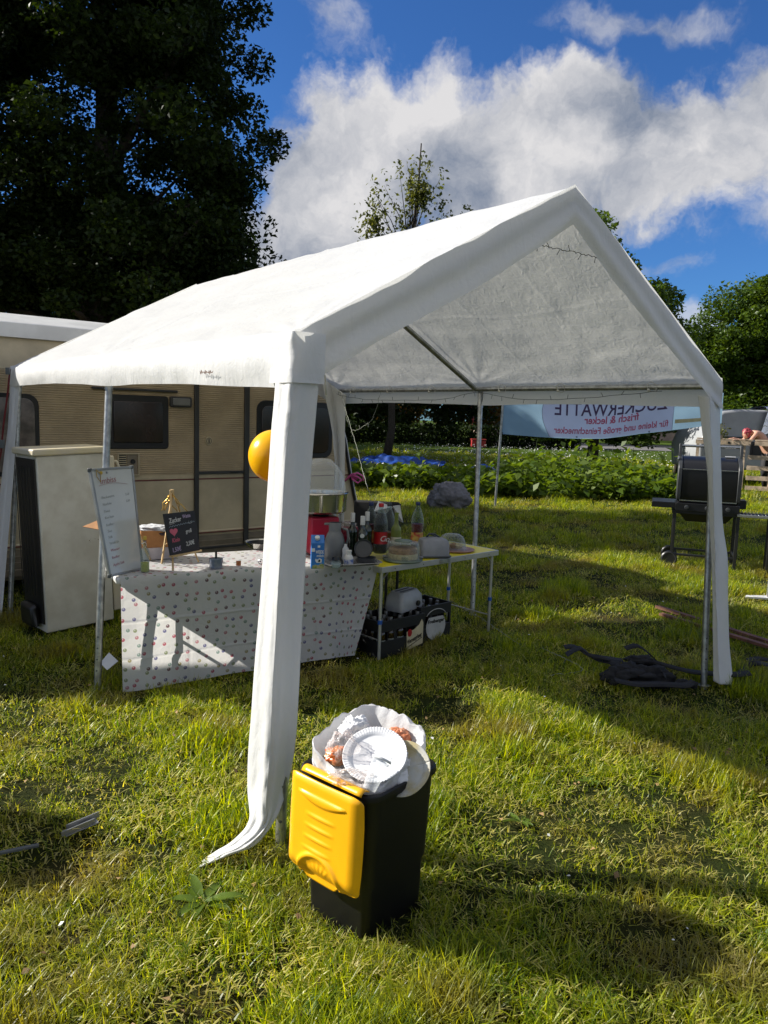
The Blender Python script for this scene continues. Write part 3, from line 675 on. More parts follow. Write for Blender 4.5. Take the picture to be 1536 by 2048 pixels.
def window(t0, t1, z0, z1, r_, fr, m):
    P_ = rrect(t0, t1, z0, z1, r_); b = MB(); b.prism(P_, lambda a, z, w_: cp(a, w_, z), -.014, -.0)
    f = b.build('window', M_black, car, bevel=.004)
    P_ = rrect(t0+fr, t1-fr, z0+fr, z1-fr, max(.01, r_-fr*.5)); b = MB(); b.prism(P_, lambda a, z, w_: cp(a, w_, z), -.024, -.012); b.build('pane', m, f, bevel=.005)
    return f
window(-.92, .168, .95, 1.595, .09, .035, M_glassl)
window(.70, 1.24, 1.163, 1.622, .03, .055, M_glassd)
window(2.12, 3.0, 1.07, 1.625, .09, .05, M_glassd)
window(-2.3, -1.2, .95, 1.595, .09, .035, M_glassl)
b = MB(); b.box(cp(.95, -.015, 1.667), (.74, .03, .022), R(39.17)); b.build('rain_gutter', M_darktrim, car, bevel=.004)
b = MB(); b.prism(rrect(1.25, 1.45, 1.532, 1.624, .015), lambda a, z, w_: cp(a, w_, z), -.035, 0); lm = b.build('awning_lamp', M_darktrim, car, bevel=.004)
b = MB(); b.prism(rrect(1.27, 1.43, 1.546, 1.610, .01), lambda a, z, w_: cp(a, w_, z), -.045, -.03); b.build('lamp_lens', mat('grey_lens', (.16, .16, .15), .3), lm, bevel=.004)
d = MB(); d.box(cp(1.503, -.012, 1.05), (.042, .028, 1.62), R(39.17)); d.box(cp(2.012, -.012, 1.05), (.05, .028, 1.62), R(39.17)); d.box(cp(1.757, -.010, .945), (.47, .02, .026), R(39.17)); d.box(cp(1.757, -.01, .245), (.47, .02, .02), R(39.17))
dr = d.build('door', M_darktrim, car, bevel=.003)
b = MB(); b.prism([(1.625+.036*math.cos(k*math.pi/8), 1.235+.04*math.sin(k*math.pi/8)) for k in range(16)], lambda a, z, w_: cp(a, w_, z), -.014, -.002)
em = b.build('lock_rosette', M_cream, dr, bevel=.003)
b = MB(); b.tube([cp(1.625+.024*math.cos(k*.393), -.017, 1.235+.026*math.sin(k*.393)) for k in range(17)], .002, 5); b.box(cp(1.625, -.018, 1.228), (.007, .008, .024), R(39.17)); b.lathe([(0, 0), (.006, .001), (0, .003)], cp(1.625, -.016, 1.246), 8, axis=-u3); b.build('keyhole', M_darktrim, dr)
b = MB(); b.box(cp(1.88, -.026, .945), (.075, .014, .014), R(39.17)); b.build('handle', M_black, dr, bevel=.002)
b = MB()
for q in ((.785, .975, .932, 1.128),):
    for a0, a1, z0, z1 in ((q[0], q[1], q[3]-.012, q[3]), (q[0], q[1], q[2], q[2]+.012), (q[0], q[0]+.012, q[2]+.012, q[3]-.012), (q[1]-.012, q[1], q[2]+.012, q[3]-.012)):
        b.box(cp((a0+a1)/2, -.009, (z0+z1)/2), (a1-a0, .016, z1-z0), R(39.17))
ve = b.build('vent_frame', M_cream, car, bevel=.002)
b = MB(); b.box(cp(.83, -.004, 1.03), (.06, .004, .165), R(39.17)); b.build('vent_back', M_black, ve)
for k in range(9): b = MB(); b.box(cp(.83, -.010, .96+k*.0175), (.06, .008, .007), R(39.17)); b.build('slat', M_cream, ve)
b = MB(); b.box(cp(.913, -.006, 1.03), (.09, .008, .16), R(39.17)); b.build('vent_cover', M_brown, ve); b = MB(); b.lathe([(.0, 0), (.022, 0), (.02, .012), (0, .012)], cp(.918, -.008, 1.055), 14, axis=-u3); b.build('vent_hole', M_black, ve)
for t_ in (-.4, .5):
    b = MB(); b.lathe([(.16, -.08), (.28, -.08), (.3, -.04), (.3, .04), (.28, .08), (.16, .08)], cp(t_, .22, .29), 20, axis=u3); b.build('wheel', M_black, car, smooth=40)
    b = MB(); b.lathe([(0, .06), (.15, .05), (.165, .0)], cp(t_, .22, .29), 16, axis=-u3); b.build('wheel_rim', M_white, car, smooth=40)
# ------------------------------------------------------------------ waste bin with hanging lid
M_bin = mat('black_bin_plastic', (.003, .003, .0035), .5, var=.3, bump=.0003, bscale=400)
M_lid = mat('yellow_lid_plastic', (.88, .43, .008), .3, var=.05, bump=.0002, bscale=300, spec=.5)
BC = Vector((-.02, 2.18, 0)); BA = R(-40.5)
bx = Vector((math.cos(BA), math.sin(BA), 0)); by = Vector((-math.sin(BA), math.cos(BA), 0))
def bp(x, y, z): return BC+bx*x+by*y+Vector((0, 0, z))
bin_ = thing('waste_bin', BC, 'tall black waste bin with its yellow lid hanging open in the foreground grass', 'bin', BA)
def rr_ring(hx, hy, r_, n=7):
    o = []
    for cx, cy, a0 in ((hx-r_, hy-r_, 0), (-hx+r_, hy-r_, 90), (-hx+r_, -hy+r_, 180), (hx-r_, -hy+r_, 270)):
        for k in range(n+1): a_ = R(a0+90*k/n); o.append((cx+r_*math.cos(a_), cy+r_*math.sin(a_)))
    return o
def loft(b, levels, fn, close=True):
    rings = [(rr_ring(hx, hy, r_), z) for hx, hy, r_, z in levels]; n = len(rings[0][0]); o = len(b.v)
    b.v += [tuple(fn(x, y, z)) for rg, z in rings for x, y in rg]
    for i in range(len(rings)-1):
        for j in range(n): b.f.append((o+i*n+j, o+i*n+(j+1) % n, o+(i+1)*n+(j+1) % n, o+(i+1)*n+j)); b.m.append(0)
    if close: b.f.append(tuple(o+j for j in reversed(range(n)))); b.m.append(0)
    return b
b = MB(); loft(b, [(.112, .126, .02, -.012), (.117, .131, .022, .0), (.123, .136, .028, .155), (.132, .142, .035, .175), (.146, .152, .045, .43), (.147, .153, .045, .436), (.155, .161, .05, .438), (.157, .163, .05, .446), (.155, .161, .05, .459), (.150, .156, .048, .463), (.144, .150, .046, .460), (.142, .148, .045, .44), (.116, .13, .03, .05)], bp)
b.build('body', M_bin, bin_, smooth=38)
def lid_h(x, d):     # x across, d down from the hinge; outward relief
    h_ = 0.
    ex = max(0, abs(x)-.105)/.04; ed = max(0, .03-d)/.03; ee = max(0, d-.258)/.04
    h_ += .020*(1-min(1, ex)**2)*(1-min(1, ed)**2)*(1-min(1, ee)**2)
    for k in range(4):
        dc = .112+.034*k; xx = x+.004*k; h_ += .0048*math.exp(-((d-dc-.0*(xx))/.0048)**2)*max(0, 1-(xx/.062)**2)*(1 if d > dc else 1)
    dc = .052+.012*(1-(x/.1)**2); wv = .012*max(0, 1-(x/.095)**2)+.0005
    h_ += .006*math.exp(-((d-dc)/wv)**4)*(1 if abs(x) < .095 else 0)
    q = math.hypot((x+.004)/.088, (d-.298)/.078)
    if q < 1.15: h_ += .007*math.exp(-((q-.93)/.09)**2)-.004*(1 if q < .8 else 0)*min(1, (.8-q)*6)
    for k in range(5):
        ang = -.7+.35*k; cx, cd_ =   .045*math.sin(ang)-.004, .292-.03*math.cos(ang)
        h_ += .0016*math.exp(-(((x-cx)*math.cos(ang)+(d-cd_)*math.sin(ang))/.0035)**2)*math.exp(-(((x-cx)*math.sin(ang)-(d-cd_)*math.cos(ang))/.018)**2) if q < .8 else 0
    return h_
def lid_pt(i, j):
    x = -1+2*i; d = j
    # rounded outline: squeeze the width near top and bottom
    e = min(1, abs(2*d-1)); hw = .146*(1-.035*e**2); cut = max(0, (e-.86)/.14); hw -= .030*(1-math.sqrt(max(0, 1-cut*cut)))
    X = x*hw; Dn = .012+.292*d
    if d > .9 and -.62 < x < .50: Dn += .016*min(1, (d-.9)/.1)*min(1, min((x+.62), (.50-x))/.10)
    if d > .55: pass
    out_ = .010+lid_h(X, Dn)+.012*Dn/.27+.004*math.cos(x*1.5)
    return bp(X-.004, -.160-out_, .474-Dn)
b = MB(); b.grid(lid_pt, 96, 96); lid = b.build('lid', M_lid, bin_, smooth=True, solid=.004)
b = MB(); b.grid(lambda i, j: bp(-.108+.235*i, -.142-.035*j-.004*math.sin(3.14*j), .470+.010*math.sin(j*3.14)-.004*j), 12, 6); b.build('hinge_flap', M_lid, lid, smooth=True, solid=.004)
for k in range(9):
    x_, d_ = random.uniform(-.1, .1), random.uniform(.05, .25); b = MB(); q_ = bp(x_, -.192-.010*d_/.27, .474-d_); b.lathe([(0, 0), (.0016+.0012*random.random(), .0012), (0, .003)], q_, 6, axis=-by); b.build('dirt_speck', M_black, lid)
M_bagp = mat('white_bin_bag', (.74, .74, .74), .28, var=.06, bump=.004, bscale=35, trans=.35, spec=.6)
bag = thing('bin_bag', bp(0, 0, .40), 'crumpled thin white bag lining the black bin and overflowing with rubbish', 'bag', BA)
rings = [(.96, .435, .0), (.98, .467, .2), (1.0, .480, .45), (1.0, .498, .85), (.99, .530, 1.), (.95, .540, 1.), (.89, .520, .9), (.74, .46, .6), (.62, .40, .3), (.40, .37, .1), (.05, .36, 0)]
NA = 150
def bagpt(i, j):
    k = i*(len(rings)-1); k0 = min(int(k), len(rings)-2); f = k-k0; r_, z, up = [rings[k0][q]*(1-f)+rings[k0+1][q]*f for q in range(3)]
    a_ = j*2*math.pi; x, y = math.cos(a_), math.sin(a_)
    sq = 1/max(abs(x), abs(y)); sq = 1+(min(sq, 1.22)-1)*.8
    hx, hy = .140*r_*sq, .146*r_*sq
    back = .5+.5*math.sin(a_-.45)*1.; back = max(0, back)
    zz = z+up*(.040*back**.8-.058*(1-back)-.01*math.cos(a_))
    wr = noise.noise(Vector((x*2.5, y*2.5, k*.5)))*.010+noise.noise(Vector((x*8, y*8, k*.35+5)))*.0032+(.5-abs(noise.noise(Vector((x*4.5, y*4.5, k*.9+9)))))*.003+(.006*up+.002)*(.22-abs(noise.noise(Vector((a_*2.6, k*.5, 31)))))*2+.004*up*noise.noise(Vector((a_*6, k*.8, 44)))
    s_ = 1+wr*5*min(1, .35+up)
    return bp(x*hx*s_, y*hy*s_, zz+wr*up*1.1)
b = MB(); b.grid(bagpt, 60, NA); b.build('bag_film', M_bagp, bag, smooth=True)
M_plate = mat('paper_plate', (.74, .745, .75), .6, var=.04, bump=.0006, bscale=60)
M_platest = mat('stained_paper_plate', (.70, .69, .62), .5, c2=(.64, .54, .28), vscale=14, trans=.25, bump=.001, bscale=50)
def plate(name, c, n, r_, label, m, bend=0., flutes=64, fold=0.):
    n = Vector(n).normalized(); q = Vector((0, 0, 1)).rotation_difference(n); c = Vector(c)
    root = tag(MB().grid(lambda i, j: (0, 0, 0), 1, 1) and None, None) if False else None
    b = MB(); pr = [(0, 0), (.45, 0), (.66, .002), (.72, .010), (.78, .055), (.84, .085), (.92, .10), (.985, .115), (1.0, .105)]
    def fn(i, j):
        k = i*(len(pr)-1); k0 = min(int(k), len(pr)-2); f = k-k0; rr, h_ = [pr[k0][q_]*(1-f)+pr[k0+1][q_]*f for q_ in (0, 1)]
        a_ = j*2*math.pi; fl = .010*math.sin(a_*flutes)*max(0, (rr-.74)/.26)
        p = Vector((rr*math.cos(a_)*r_, rr*math.sin(a_)*r_, (h_+fl)*r_)); p.z += bend*(p.x/r_)**2*r_+fold*abs(p.y/r_)*r_+.03*r_*noise.noise(Vector((p.x*20, p.y*20, r_)))
        return c+q @ p
    b.grid(fn, 32, flutes*4 if flutes else 96)
    o = b.build(name, m, None, smooth=True, solid=.0012); return tag(o, label, 'plate')
plate('paper_plate', at(750, 1512, 2.10), (-.10, -.50, .86), .094, 'round white paper plate with a fluted rim on top of the rubbish', M_plate)
plate('paper_plate', at(808, 1538, 2.10), (-.42, -.70, .56), .080, 'bent stained paper plate standing on edge at the front right of the bin', M_platest, bend=-.18, flutes=0)
plate('paper_plate', at(672, 1484, 2.24), (.15, -.35, .9), .050, 'smaller white plate half buried at the back left of the bin bag', M_plate, flutes=40)
plate('paper_plate', at(838, 1540, 2.20), (-.3, -.2, .95), .050, 'white plate edge jammed against the right rim of the bin', M_plate, flutes=0)
M_cup = clear('clear_cup_plastic', (.95, .96, .97), .14, .06)
c0, c1 = at(738, 1580, 1.98), at(768, 1508, 2.03); ax = (c1-c0).normalized()
cup = thing('plastic_cup', c0, 'clear plastic cup lying across the big paper plate', 'cup')
b = MB(); b.lathe([(0, .0), (.017, 0), (.019, .004), (.026, .085), (.0275, .087), (.0275, .09), (.0255, .088)], c0, 28, cap=False, axis=ax); b.build('cup_wall', M_cup, cup, smooth=40)
b = MB(); b.lathe([(.0265, .084), (.0285, .086), (.0285, .090), (.0262, .091)], c0, 28, cap=False, axis=ax); b.build('cup_rim', M_plate, cup, smooth=40)
def crumple(name, c, r3, m, label, cat, seed=0, amp=.35, n=40, base=None):
    b = MB(); c = Vector(c)
    def fn(i, j):
        th, ph = i*math.pi, j*2*math.pi; d = Vector((math.sin(th)*math.cos(ph), math.sin(th)*math.sin(ph), math.cos(th)))
        k = 1+amp*(noise.noise(d*1.8+Vector((seed, 0, 0)))+.6*(.4-abs(noise.noise(d*4+Vector((0, seed, 0)))))+.35*noise.noise(d*9+Vector((0, 0, seed))))
        return c+Vector((d.x*r3[0], d.y*r3[1], d.z*r3[2]))*k
    b.grid(fn, n, n*2); o = b.build(name, m, None, smooth=True); return tag(o, label, cat) if label else o
M_sauce = mat('orange_sauce', (.60, .12, .02), .25, c2=(.55, .32, .16), vscale=40, bump=.001, bscale=60, spec=.7)
M_film = clear('clear_film', (.95, .93, .92), .08, .10)
crumple('food_scraps', at(676, 1512, 2.13), (.042, .032, .024), M_sauce, 'orange red food scraps showing through film at the left of the bin', 'food scraps', 3, .3)
crumple('plastic_film', at(686, 1495, 2.13), (.040, .036, .044), M_film, 'crumpled clear film over the orange food scraps', 'plastic film', 8, .4)
crumple('food_scraps', at(796, 1474, 2.24), (.040, .028, .026), mat('tomato_scraps', (.55, .14, .04), .5, c2=(.62, .30, .18), vscale=30, bump=.003), 'orange stained napkin behind the big plate at the back right of the bin', 'food scraps', 5, .28)
crumple('napkin', at(712, 1460, 2.24), (.045, .03, .035), M_plate, 'white crumpled napkin behind the big paper plate', 'napkin', 12, .55)
crumple('plastic_film', at(700, 1556, 2.03), (.055, .024, .022), M_film, 'flattened clear film lying at the front of the bin bag', 'plastic film', 17, .6)
crumple('napkin', at(775, 1530, 2.14), (.085, .075, .05), M_plate, 'white napkins packed under the paper plates', 'napkin', 22, .35)

# ------------------------------------------------------------------ serving table and tablecloth
T0_ = Vector((-1.378, 3.917, 0)); d1 = Vector((.881, .472, 0)).normalized(); d2 = Vector((-.472, .881, 0)).normalized(); TZ = .615; TLEN = 1.56; TWID = .56
TANG = math.atan2(d1.y, d1.x)
def tt(s, w_, z): return T0_+d1*s+d2*w_+Vector((0, 0, z))
M_wplastic = mat('white_table_plastic', (.66, .65, .62), .45, var=.08); M_blackm = mat('black_powder_metal', (.012, .012, .012), .4)
tbl = thing('folding_table', tt(TLEN/2, TWID/2, 0), 'white folding table with black legs under the dotted cloth', 'table', TANG)
b = MB(); b.box(tt(TLEN/2-.03, TWID/2, TZ-.018), (TLEN-.02, TWID-.01, .034), TANG); b.build('tabletop', M_wplastic, tbl, bevel=.012, seg=3)
for s_, sg in ((.20, 1), (TLEN-.22, -1)):
    for w_ in (.07, TWID-.07):
        b = MB(); b.tube([tt(s_, w_, TZ-.03), tt(s_-.02*sg, w_, .30), tt(s_-.05*sg, w_, .24), tt(s_-.05*sg, w_, 0)], .0125, 8); b.build('leg', M_blackm, tbl, smooth=50)
    b = MB(); b.tube([tt(s_-.05*sg, .07, .22), tt(s_-.05*sg, TWID-.07, .22)], .010, 8); b.build('crossbar', M_blackm, tbl, smooth=50)
    b = MB(); b.tube([tt(s_-.01*sg, TWID/2, .34), tt(s_+.26*sg, TWID/2, TZ-.04)], .009, 8); b.build('brace', M_blackm, tbl, smooth=50)
    b = MB(); b.tube([tt(s_-.01*sg, .07, .34), tt(s_-.01*sg, TWID-.07, .34)], .009, 8); b.build('crossbar', M_blackm, tbl, smooth=50)
mcl = bpy.data.materials.new('dotted_cloth'); mcl.use_nodes = True; mcl.node_tree.nodes.clear(); T = NT(mcl.node_tree)
uv = T.node('ShaderNodeUVMap').outputs[0]
vo = T.node('ShaderNodeTexVoronoi', {'Vector': T.vm('MULTIPLY', uv, (1, 1, 1)), 'Scale': 18.5, 'Randomness': .70}); vo.voronoi_dimensions = '2D'
dst = vo.outputs['Distance']; hue = T.node('ShaderNodeSeparateColor', {0: vo.outputs['Color']}).outputs[0]
cr = T.node('ShaderNodeValToRGB', {0: hue}); cr.color_ramp.interpolation = 'CONSTANT'
E_ = cr.color_ramp.elements; E_[0].color = (.42, .04, .09, 1); E_[1].position = .17; E_[1].color = (.08, .08, .25, 1)
for pos, cc in ((.33, (.22, .27, .12)), (.48, (.45, .16, .20)), (.62, (.10, .015, .03)), (.74, (.18, .28, .25)), (.87, (.30, .26, .10))):
    e_ = E_.new(pos); e_.color = (*cc, 1)
dot = T.mr(dst, .165, .20, .85, 0); ctr = T.mr(T.vm('LENGTH', T.vm('SUBTRACT', vo.outputs['Position'], T.vm('SUBTRACT', uv, (-.002, .004, 0))), None, 1), .0022, .0048, .62, 0)
base = T.mixc(T.mr(T.noise(uv, 3, 4), .3, .7), (.66, .665, .69), (.72, .72, .735))
cc = T.mixc(dot, base, T.mixc(ctr, cr.outputs[0], (.7, .72, .75)))
bn = T.node('ShaderNodeBump', {'Strength': 1., 'Distance': .004, 'Height': T.noise(uv, 14, 5, .65, 1.)}).outputs[0]
p = T.node('ShaderNodeBsdfPrincipled', {'Base Color': cc, 'Roughness': .38, 'Normal': bn})
tr = T.node('ShaderNodeBsdfTranslucent', {'Color': T.mixc(1., cc, (1.25, 1.22, 1.15), 'MULTIPLY'), 'Normal': bn})
T.l.new(T.node('ShaderNodeMixShader', {0: .5, 1: p.outputs[0], 2: tr.outputs[0]}).outputs[0], T.node('ShaderNodeOutputMaterial').inputs[0])
cloth = thing('tablecloth', tt(.7, 0, .63), 'white wax tablecloth with small coloured dots hanging to the grass', 'tablecloth', TANG)
CL = 1.535; FH = .60
def crease(x, c_, wd): return math.exp(-((x-c_)/wd)**2)
def front(i, j):
    s_ = i*CL; t = j; z = .628-.598*t
    s_ -= .165*max(0, (s_-CL*.80)/(CL*.20))*t**1.0
    of = .004+.020*t+.014*t*math.sin(s_*7+1)+.007*t*math.sin(s_*17)+.006*noise.noise(Vector((s_*5, t*3, 0)))
    of += .006*crease(t, .40, .006)+.005*crease(t, .72, .006)+.004*crease(s_, .36, .004)+.004*crease(s_, .74, .004)+.004*crease(s_, 1.12, .004)
    of += .05*max(0, (s_-CL*.82)/(CL*.18))*t
    z += -.012*math.sin(s_*4)*t+.018*t*(1 if s_ < .5 else 0)*0-.02*t*max(0, 1-s_/.5)
    return tt(s_, -of-.012, z-.004*(t < .02))
b = MB(); b.grid(front, 170, 90, uv=lambda i, j: (i*CL, 1-j*.62)); b.build('front_drop', mcl, cloth, smooth=True)
def topc(i, j):
    s_ = i*CL; w_ = -.015+j*(TWID+.01); z = TZ+.006+.003*noise.noise(Vector((s_*9, w_*9, 2)))+.003*abs(noise.noise(Vector((s_*4, w_*5, 7))))
    if j < .03: z -= .003
    return tt(s_-.0, w_, z)
b = MB(); b.grid(topc, 60, 26, uv=lambda i, j: (i*CL, 1+j*.57)); b.build('top_cover', mcl, cloth, smooth=True)
b = MB(); b.grid(lambda i, j: tt(i*CL, TWID-.003+.008*math.sin(i*20)*j+.01*j, TZ+.006-.03*j), 50, 8, uv=lambda i, j: (i*CL, 1.57+j*.22)); b.build('back_drop', mcl, cloth, smooth=True)
b = MB(); b.grid(lambda i, j: tt(CL+.02*j-.02*i*j-.10*(1-i)*j*1.1, -.02+i*.36, TZ+.004-.34*j*(1-.5*i)), 14, 14, uv=lambda i, j: (CL+j*.3, 1+i*.4)); b.build('side_drop', mcl, cloth, smooth=True)

# yellow camping table
Y0 = Vector((-.005, 4.55, 0)); e1 = Vector((.735, .678, 0)).normalized(); e2 = Vector((-.678, .735, 0)).normalized(); YZ = .592; YL = 1.12; YW = .46; YA = math.atan2(e1.y, e1.x)
def yt(s, w_, z): return Y0+e1*s+e2*w_+Vector((0, 0, z))
M_yel = mat('yellow_laminate', (.78, .68, .02), .35, var=.05); M_alu = mat('brushed_aluminium', (.55, .55, .54), .38, .7, var=.1); M_blue = mat('blue_plastic', (.01, .09, .40), .4)
ytb = thing('camping_table', yt(YL/2, YW/2, 0), 'folding camping table with yellow top and aluminium legs right of the dotted cloth', 'table', YA)
for k in (0, 1):
    s0 = k*(YL/2+.001); s1 = s0+YL/2-.002
    b = MB(); b.box(yt((s0+s1)/2, YW/2, YZ-.006), (s1-s0-.004, YW-.010, .010), YA); b.build('table_leaf', M_yel, ytb)
    b = MB()
    for w_, ln in ((0, 1), (YW, 1)): b.box(yt((s0+s1)/2, w_, YZ-.018), (s1-s0, .012, .036), YA)
    b.box(yt(s0 if k == 0 else s1, YW/2, YZ-.018), (.012, YW-.012, .036), YA); b.build('edge_frame', M_alu, ytb, bevel=.002)
b = MB(); b.box(yt(YL/2, -.009, YZ-.016), (.10, .006, .028), YA); b.build('latch', M_steel, ytb, bevel=.002)
for s_ in (-.045, .045, -.20, .20, -.45, .45): b = MB(); b.lathe([(0, 0), (.004, .001), (0, .003)], yt(YL/2+s_, -.0065, YZ-.018), 8, axis=-e2); b.build('rivet', M_blackm, ytb)
for s_, sg in ((.03, 1), (YL-.03, -1)):
    for w_ in (.03, YW-.03):
        b = MB(); b.tube([yt(s_, w_, YZ-.02), yt(s_, w_, 0)], .0105, 10); lg = b.build('leg', M_alu, ytb, smooth=50)
        b = MB(); b.tube([yt(s_, w_, .225), yt(s_, w_, .25)], .0145, 10); b.build('clamp', M_blue, lg, smooth=50)
        b = MB(); b.bar(yt(s_, w_, .50), yt(s_+.07*sg, w_, YZ-.03), .012, .004); b.build('stay', M_alu, lg)
    b = MB(); b.tube([yt(s_, .03, .12), yt(s_, YW-.03, .12)], .005, 6); b.build('rung', M_alu, ytb)

# ------------------------------------------------------------------ fridge
FR = Vector((-2.221, 4.901, 0)); FA = R(46.); fa = Vector((math.cos(FA), math.sin(FA), 0)); fb = Vector((-math.sin(FA), math.cos(FA), 0))
def fp(s, w_, z): return FR+fa*s+fb*w_+Vector((0, 0, z))
M_fridge = mat('worn_white_enamel', (.66, .64, .54), .4, c2=(.56, .53, .43), vscale=6, bump=.0004); M_fcream = mat('yellowed_plastic', (.62, .54, .34), .5, c2=(.58, .52, .40), vscale=5)
fr = thing('fridge', fp(.26, .22, 0), 'old yellowed white fridge standing sideways beside the dotted table', 'fridge', FA)
b = MB(); b.box(fp(.245, .17, .6), (.47, .34, 1.18), FA); b.build('cabinet', M_fridge, fr, bevel=.008)
b = MB(); b.box(fp(.245, .17, 1.213), (.52, .37, .045), FA); b.build('worktop', M_fcream, fr, bevel=.012, seg=3)
b = MB(); b.box(fp(.512, .17, .62), (.055, .34, 1.10), FA); dr = b.build('door', M_fcream, fr, bevel=.012, seg=3)
b = MB(); b.box(fp(.4825, .17, .62), (.006, .32, 1.08), FA); b.build('door_seal', M_black, dr)
b = MB(); b.tube([fp(.535, .03, 1.13), fp(.565, .03, 1.125), fp(.58, .03, 1.09), fp(.582, .03, 1.0), fp(.575, .03, .93), fp(.54, .03, .92)], .011, 8); b.build('handle', M_fcream, dr, smooth=True)
b = MB(); b.box(fp(.002, .17, .62), (.008, .30, 1.1), FA); b.build('back_panel', M_black, fr)
for k in range(6):
    b = MB(); b.tube([fp(-.02, .05+k*.048, .25), fp(-.02, .05+k*.048, 1.12)], .003, 5); b.build('cooling_tube', M_blackm, fr)
b = MB(); b.box(fp(-.03, .17, .12), (.06, .22, .16), FA); b.build('compressor', M_blackm, fr, bevel=.03)
M_rust = mat('rust_specks', (.09, .045, .02), .9)
b = MB()
for k in range(16): q = fp(.33+.012*k*random.random()*2, -.0005, .60+random.uniform(-.012, .014)); b.lathe([(0, 0), (.0035*random.random()+.001, .0004), (0, .001)], q, 6, axis=-fb)
o = b.build('rust_spot', M_rust, fr); o['kind'] = 'stuff'

fr.rotation_euler = (0, R(-2.2), FA)
# ------------------------------------------------------------------ things on the serving table
def on(x, y, z=.627): return atz(x, y, z)
def coplanar(x, y, a, b_, c_):
    n_ = (b_-a).cross(c_-a); d_ = ray(x, y); o_ = Vector((0, 0, EYE)); return o_+d_*((a-o_).dot(n_)/d_.dot(n_))
M_bframe = mat('grey_aluminium_frame', (.30, .31, .31), .4, .6); M_wb = mat('whiteboard_surface', (.52, .54, .54), .14, var=.06, vscale=3, spec=.6)
bl_ = on(220, 1152); br_ = on(285, 1137); tl_ = at(180, 940, bl_.y+.03); tr_ = at(264, 934, br_.y+.04)
tr_ = coplanar(264, 934, bl_, br_, tl_)
wb = thing('whiteboard', bl_, 'leaning whiteboard menu with faded red handwriting on the left table corner', 'whiteboard')
b = MB(); b.quadbox([bl_, br_, tr_, tl_], .010); b.build('board', M_wb, wb)
nv = (br_-bl_).cross(tl_-bl_).normalized()
for a_, c_ in ((bl_, br_), (br_, tr_), (tr_, tl_), (tl_, bl_)):
    b = MB(); b.bar(a_-nv*.004, c_-nv*.004, .013, .018, up=nv); b.build('frame_bar', M_bframe, wb, bevel=.002)
for c_ in (bl_, br_, tr_, tl_): b = MB(); b.box(c_-nv*.003, (.02, .02, .02)); b.build('frame_corner', M_plug, wb, bevel=.004)
def wbp(a, c_, o=.002): return bl_+(br_-bl_)*a+(tl_-bl_)*c_*(1-a)+(tr_-br_)*c_*a+nv*o
M_redink = mat('faded_red_ink', (.36, .14, .15), .6); M_greyink = mat('faded_grey_ink', (.34, .36, .38), .6); M_redink2 = mat('pink_ink', (.45, .15, .20), .6)
def wtext(s, a, c_, sz, m, par=None): text_mesh('writing', s, m, wb, sz, wbp(a, c_), wbp(a+.3, c_+.010)-wbp(a, c_), wbp(a, c_+.1)-wbp(a, c_), shear=.15, extrude=.0003, bold=-.0003)
wtext('Imbiss', .17, .86, .046, M_redink, None)
for k, (s_, c_, m_) in enumerate([('Bockwurst', .72, M_greyink), ('Nudeln', .655, M_greyink), ('Pasta', .59, M_greyink), ('Kuchen', .53, M_greyink), ('Kaffee', .46, M_greyink), ('Tee', .40, M_greyink), ('Saft', .345, M_greyink), ('Waffeln', .285, M_greyink), ('Wasser', .22, M_redink2), ('Radler', .15, M_redink2), ('Apfel Saft', .08, M_redink2)]):
    wtext(s_, .14, c_, .021, m_)
    if k < 2: wtext('2,50', .74, c_+.01, .018, m_)
b = MB(); b.tube([wbp(.13+.07*k, .845-.0*k+.018*math.sin(k*.35)) for k in range(11)], .0008, 4); b.build('writing', M_redink, wb)
b = MB(); b.lathe([(0, 0), (.009, 0), (.009, .006), (0, .008)], wbp(.22, .965), 12, axis=nv); b.build('magnet', mat('yellow_magnet', (.5, .34, .02), .4), wb, smooth=30)
b = MB(); b.lathe([(0, 0), (.006, 0), (.006, .005), (0, .006)], wbp(.36, .965), 12, axis=nv); b.build('magnet', M_greyink, wb, smooth=30)
M_wood = mat('pale_easel_wood', (.52, .36, .17), .6, var=.2, vscale=12, bump=.0004)
b = MB(); b.bar(wbp(.6, .95, -.02), on(300, 1120), .012, .008); b.build('prop', M_wood, wb)
b = MB(); b.tube([wbp(.12, 1.0, .006), wbp(.10, .93, .008), wbp(.16, .88, .008), wbp(.2, .95, .008), wbp(.12, 1.0, .004)], .0025, 5); b.build('cord', mat('gold_string', (.4, .28, .1), .6), wb)
# chalkboard on an easel
easel = thing('easel', on(350, 1130), 'small pale wooden table easel tied with gold ribbon holding the black price board', 'easel')
ap = at(344, 984, (on(346, 1141).y+on(397, 1124).y)/2+.07)
f0, f1, r0 = on(346, 1141), on(397, 1124), on(321, 1129)
r0.y += .02
for q, dx in ((f0, -.006), (f1, .006), (r0, 0)): b = MB(); b.bar(q, ap+Vector((dx, -.006 if q is not r0 else .012, 0)), .011, .008); b.build('leg', M_wood, easel)
b = MB(); b.box(ap+Vector((0, 0, .004)), (.022, .022, .020)); b.build('head_block', M_wood, easel, bevel=.003)
lg0, lg1 = at(342, 1113, f0.y-.012), at(400, 1101, f1.y-.012)
b = MB(); b.bar(lg0, lg1, .026, .010); b.build('ledge', M_wood, easel)
b = MB(); b.tube([on(321, 1120)+Vector((0, 0, .07)), (f0+ap)/2+Vector((.01, 0, -.04))], .003, 5); b.build('stretcher', M_wood, easel)
M_gold = mat('gold_ribbon', (.55, .32, .05), .25, .6)
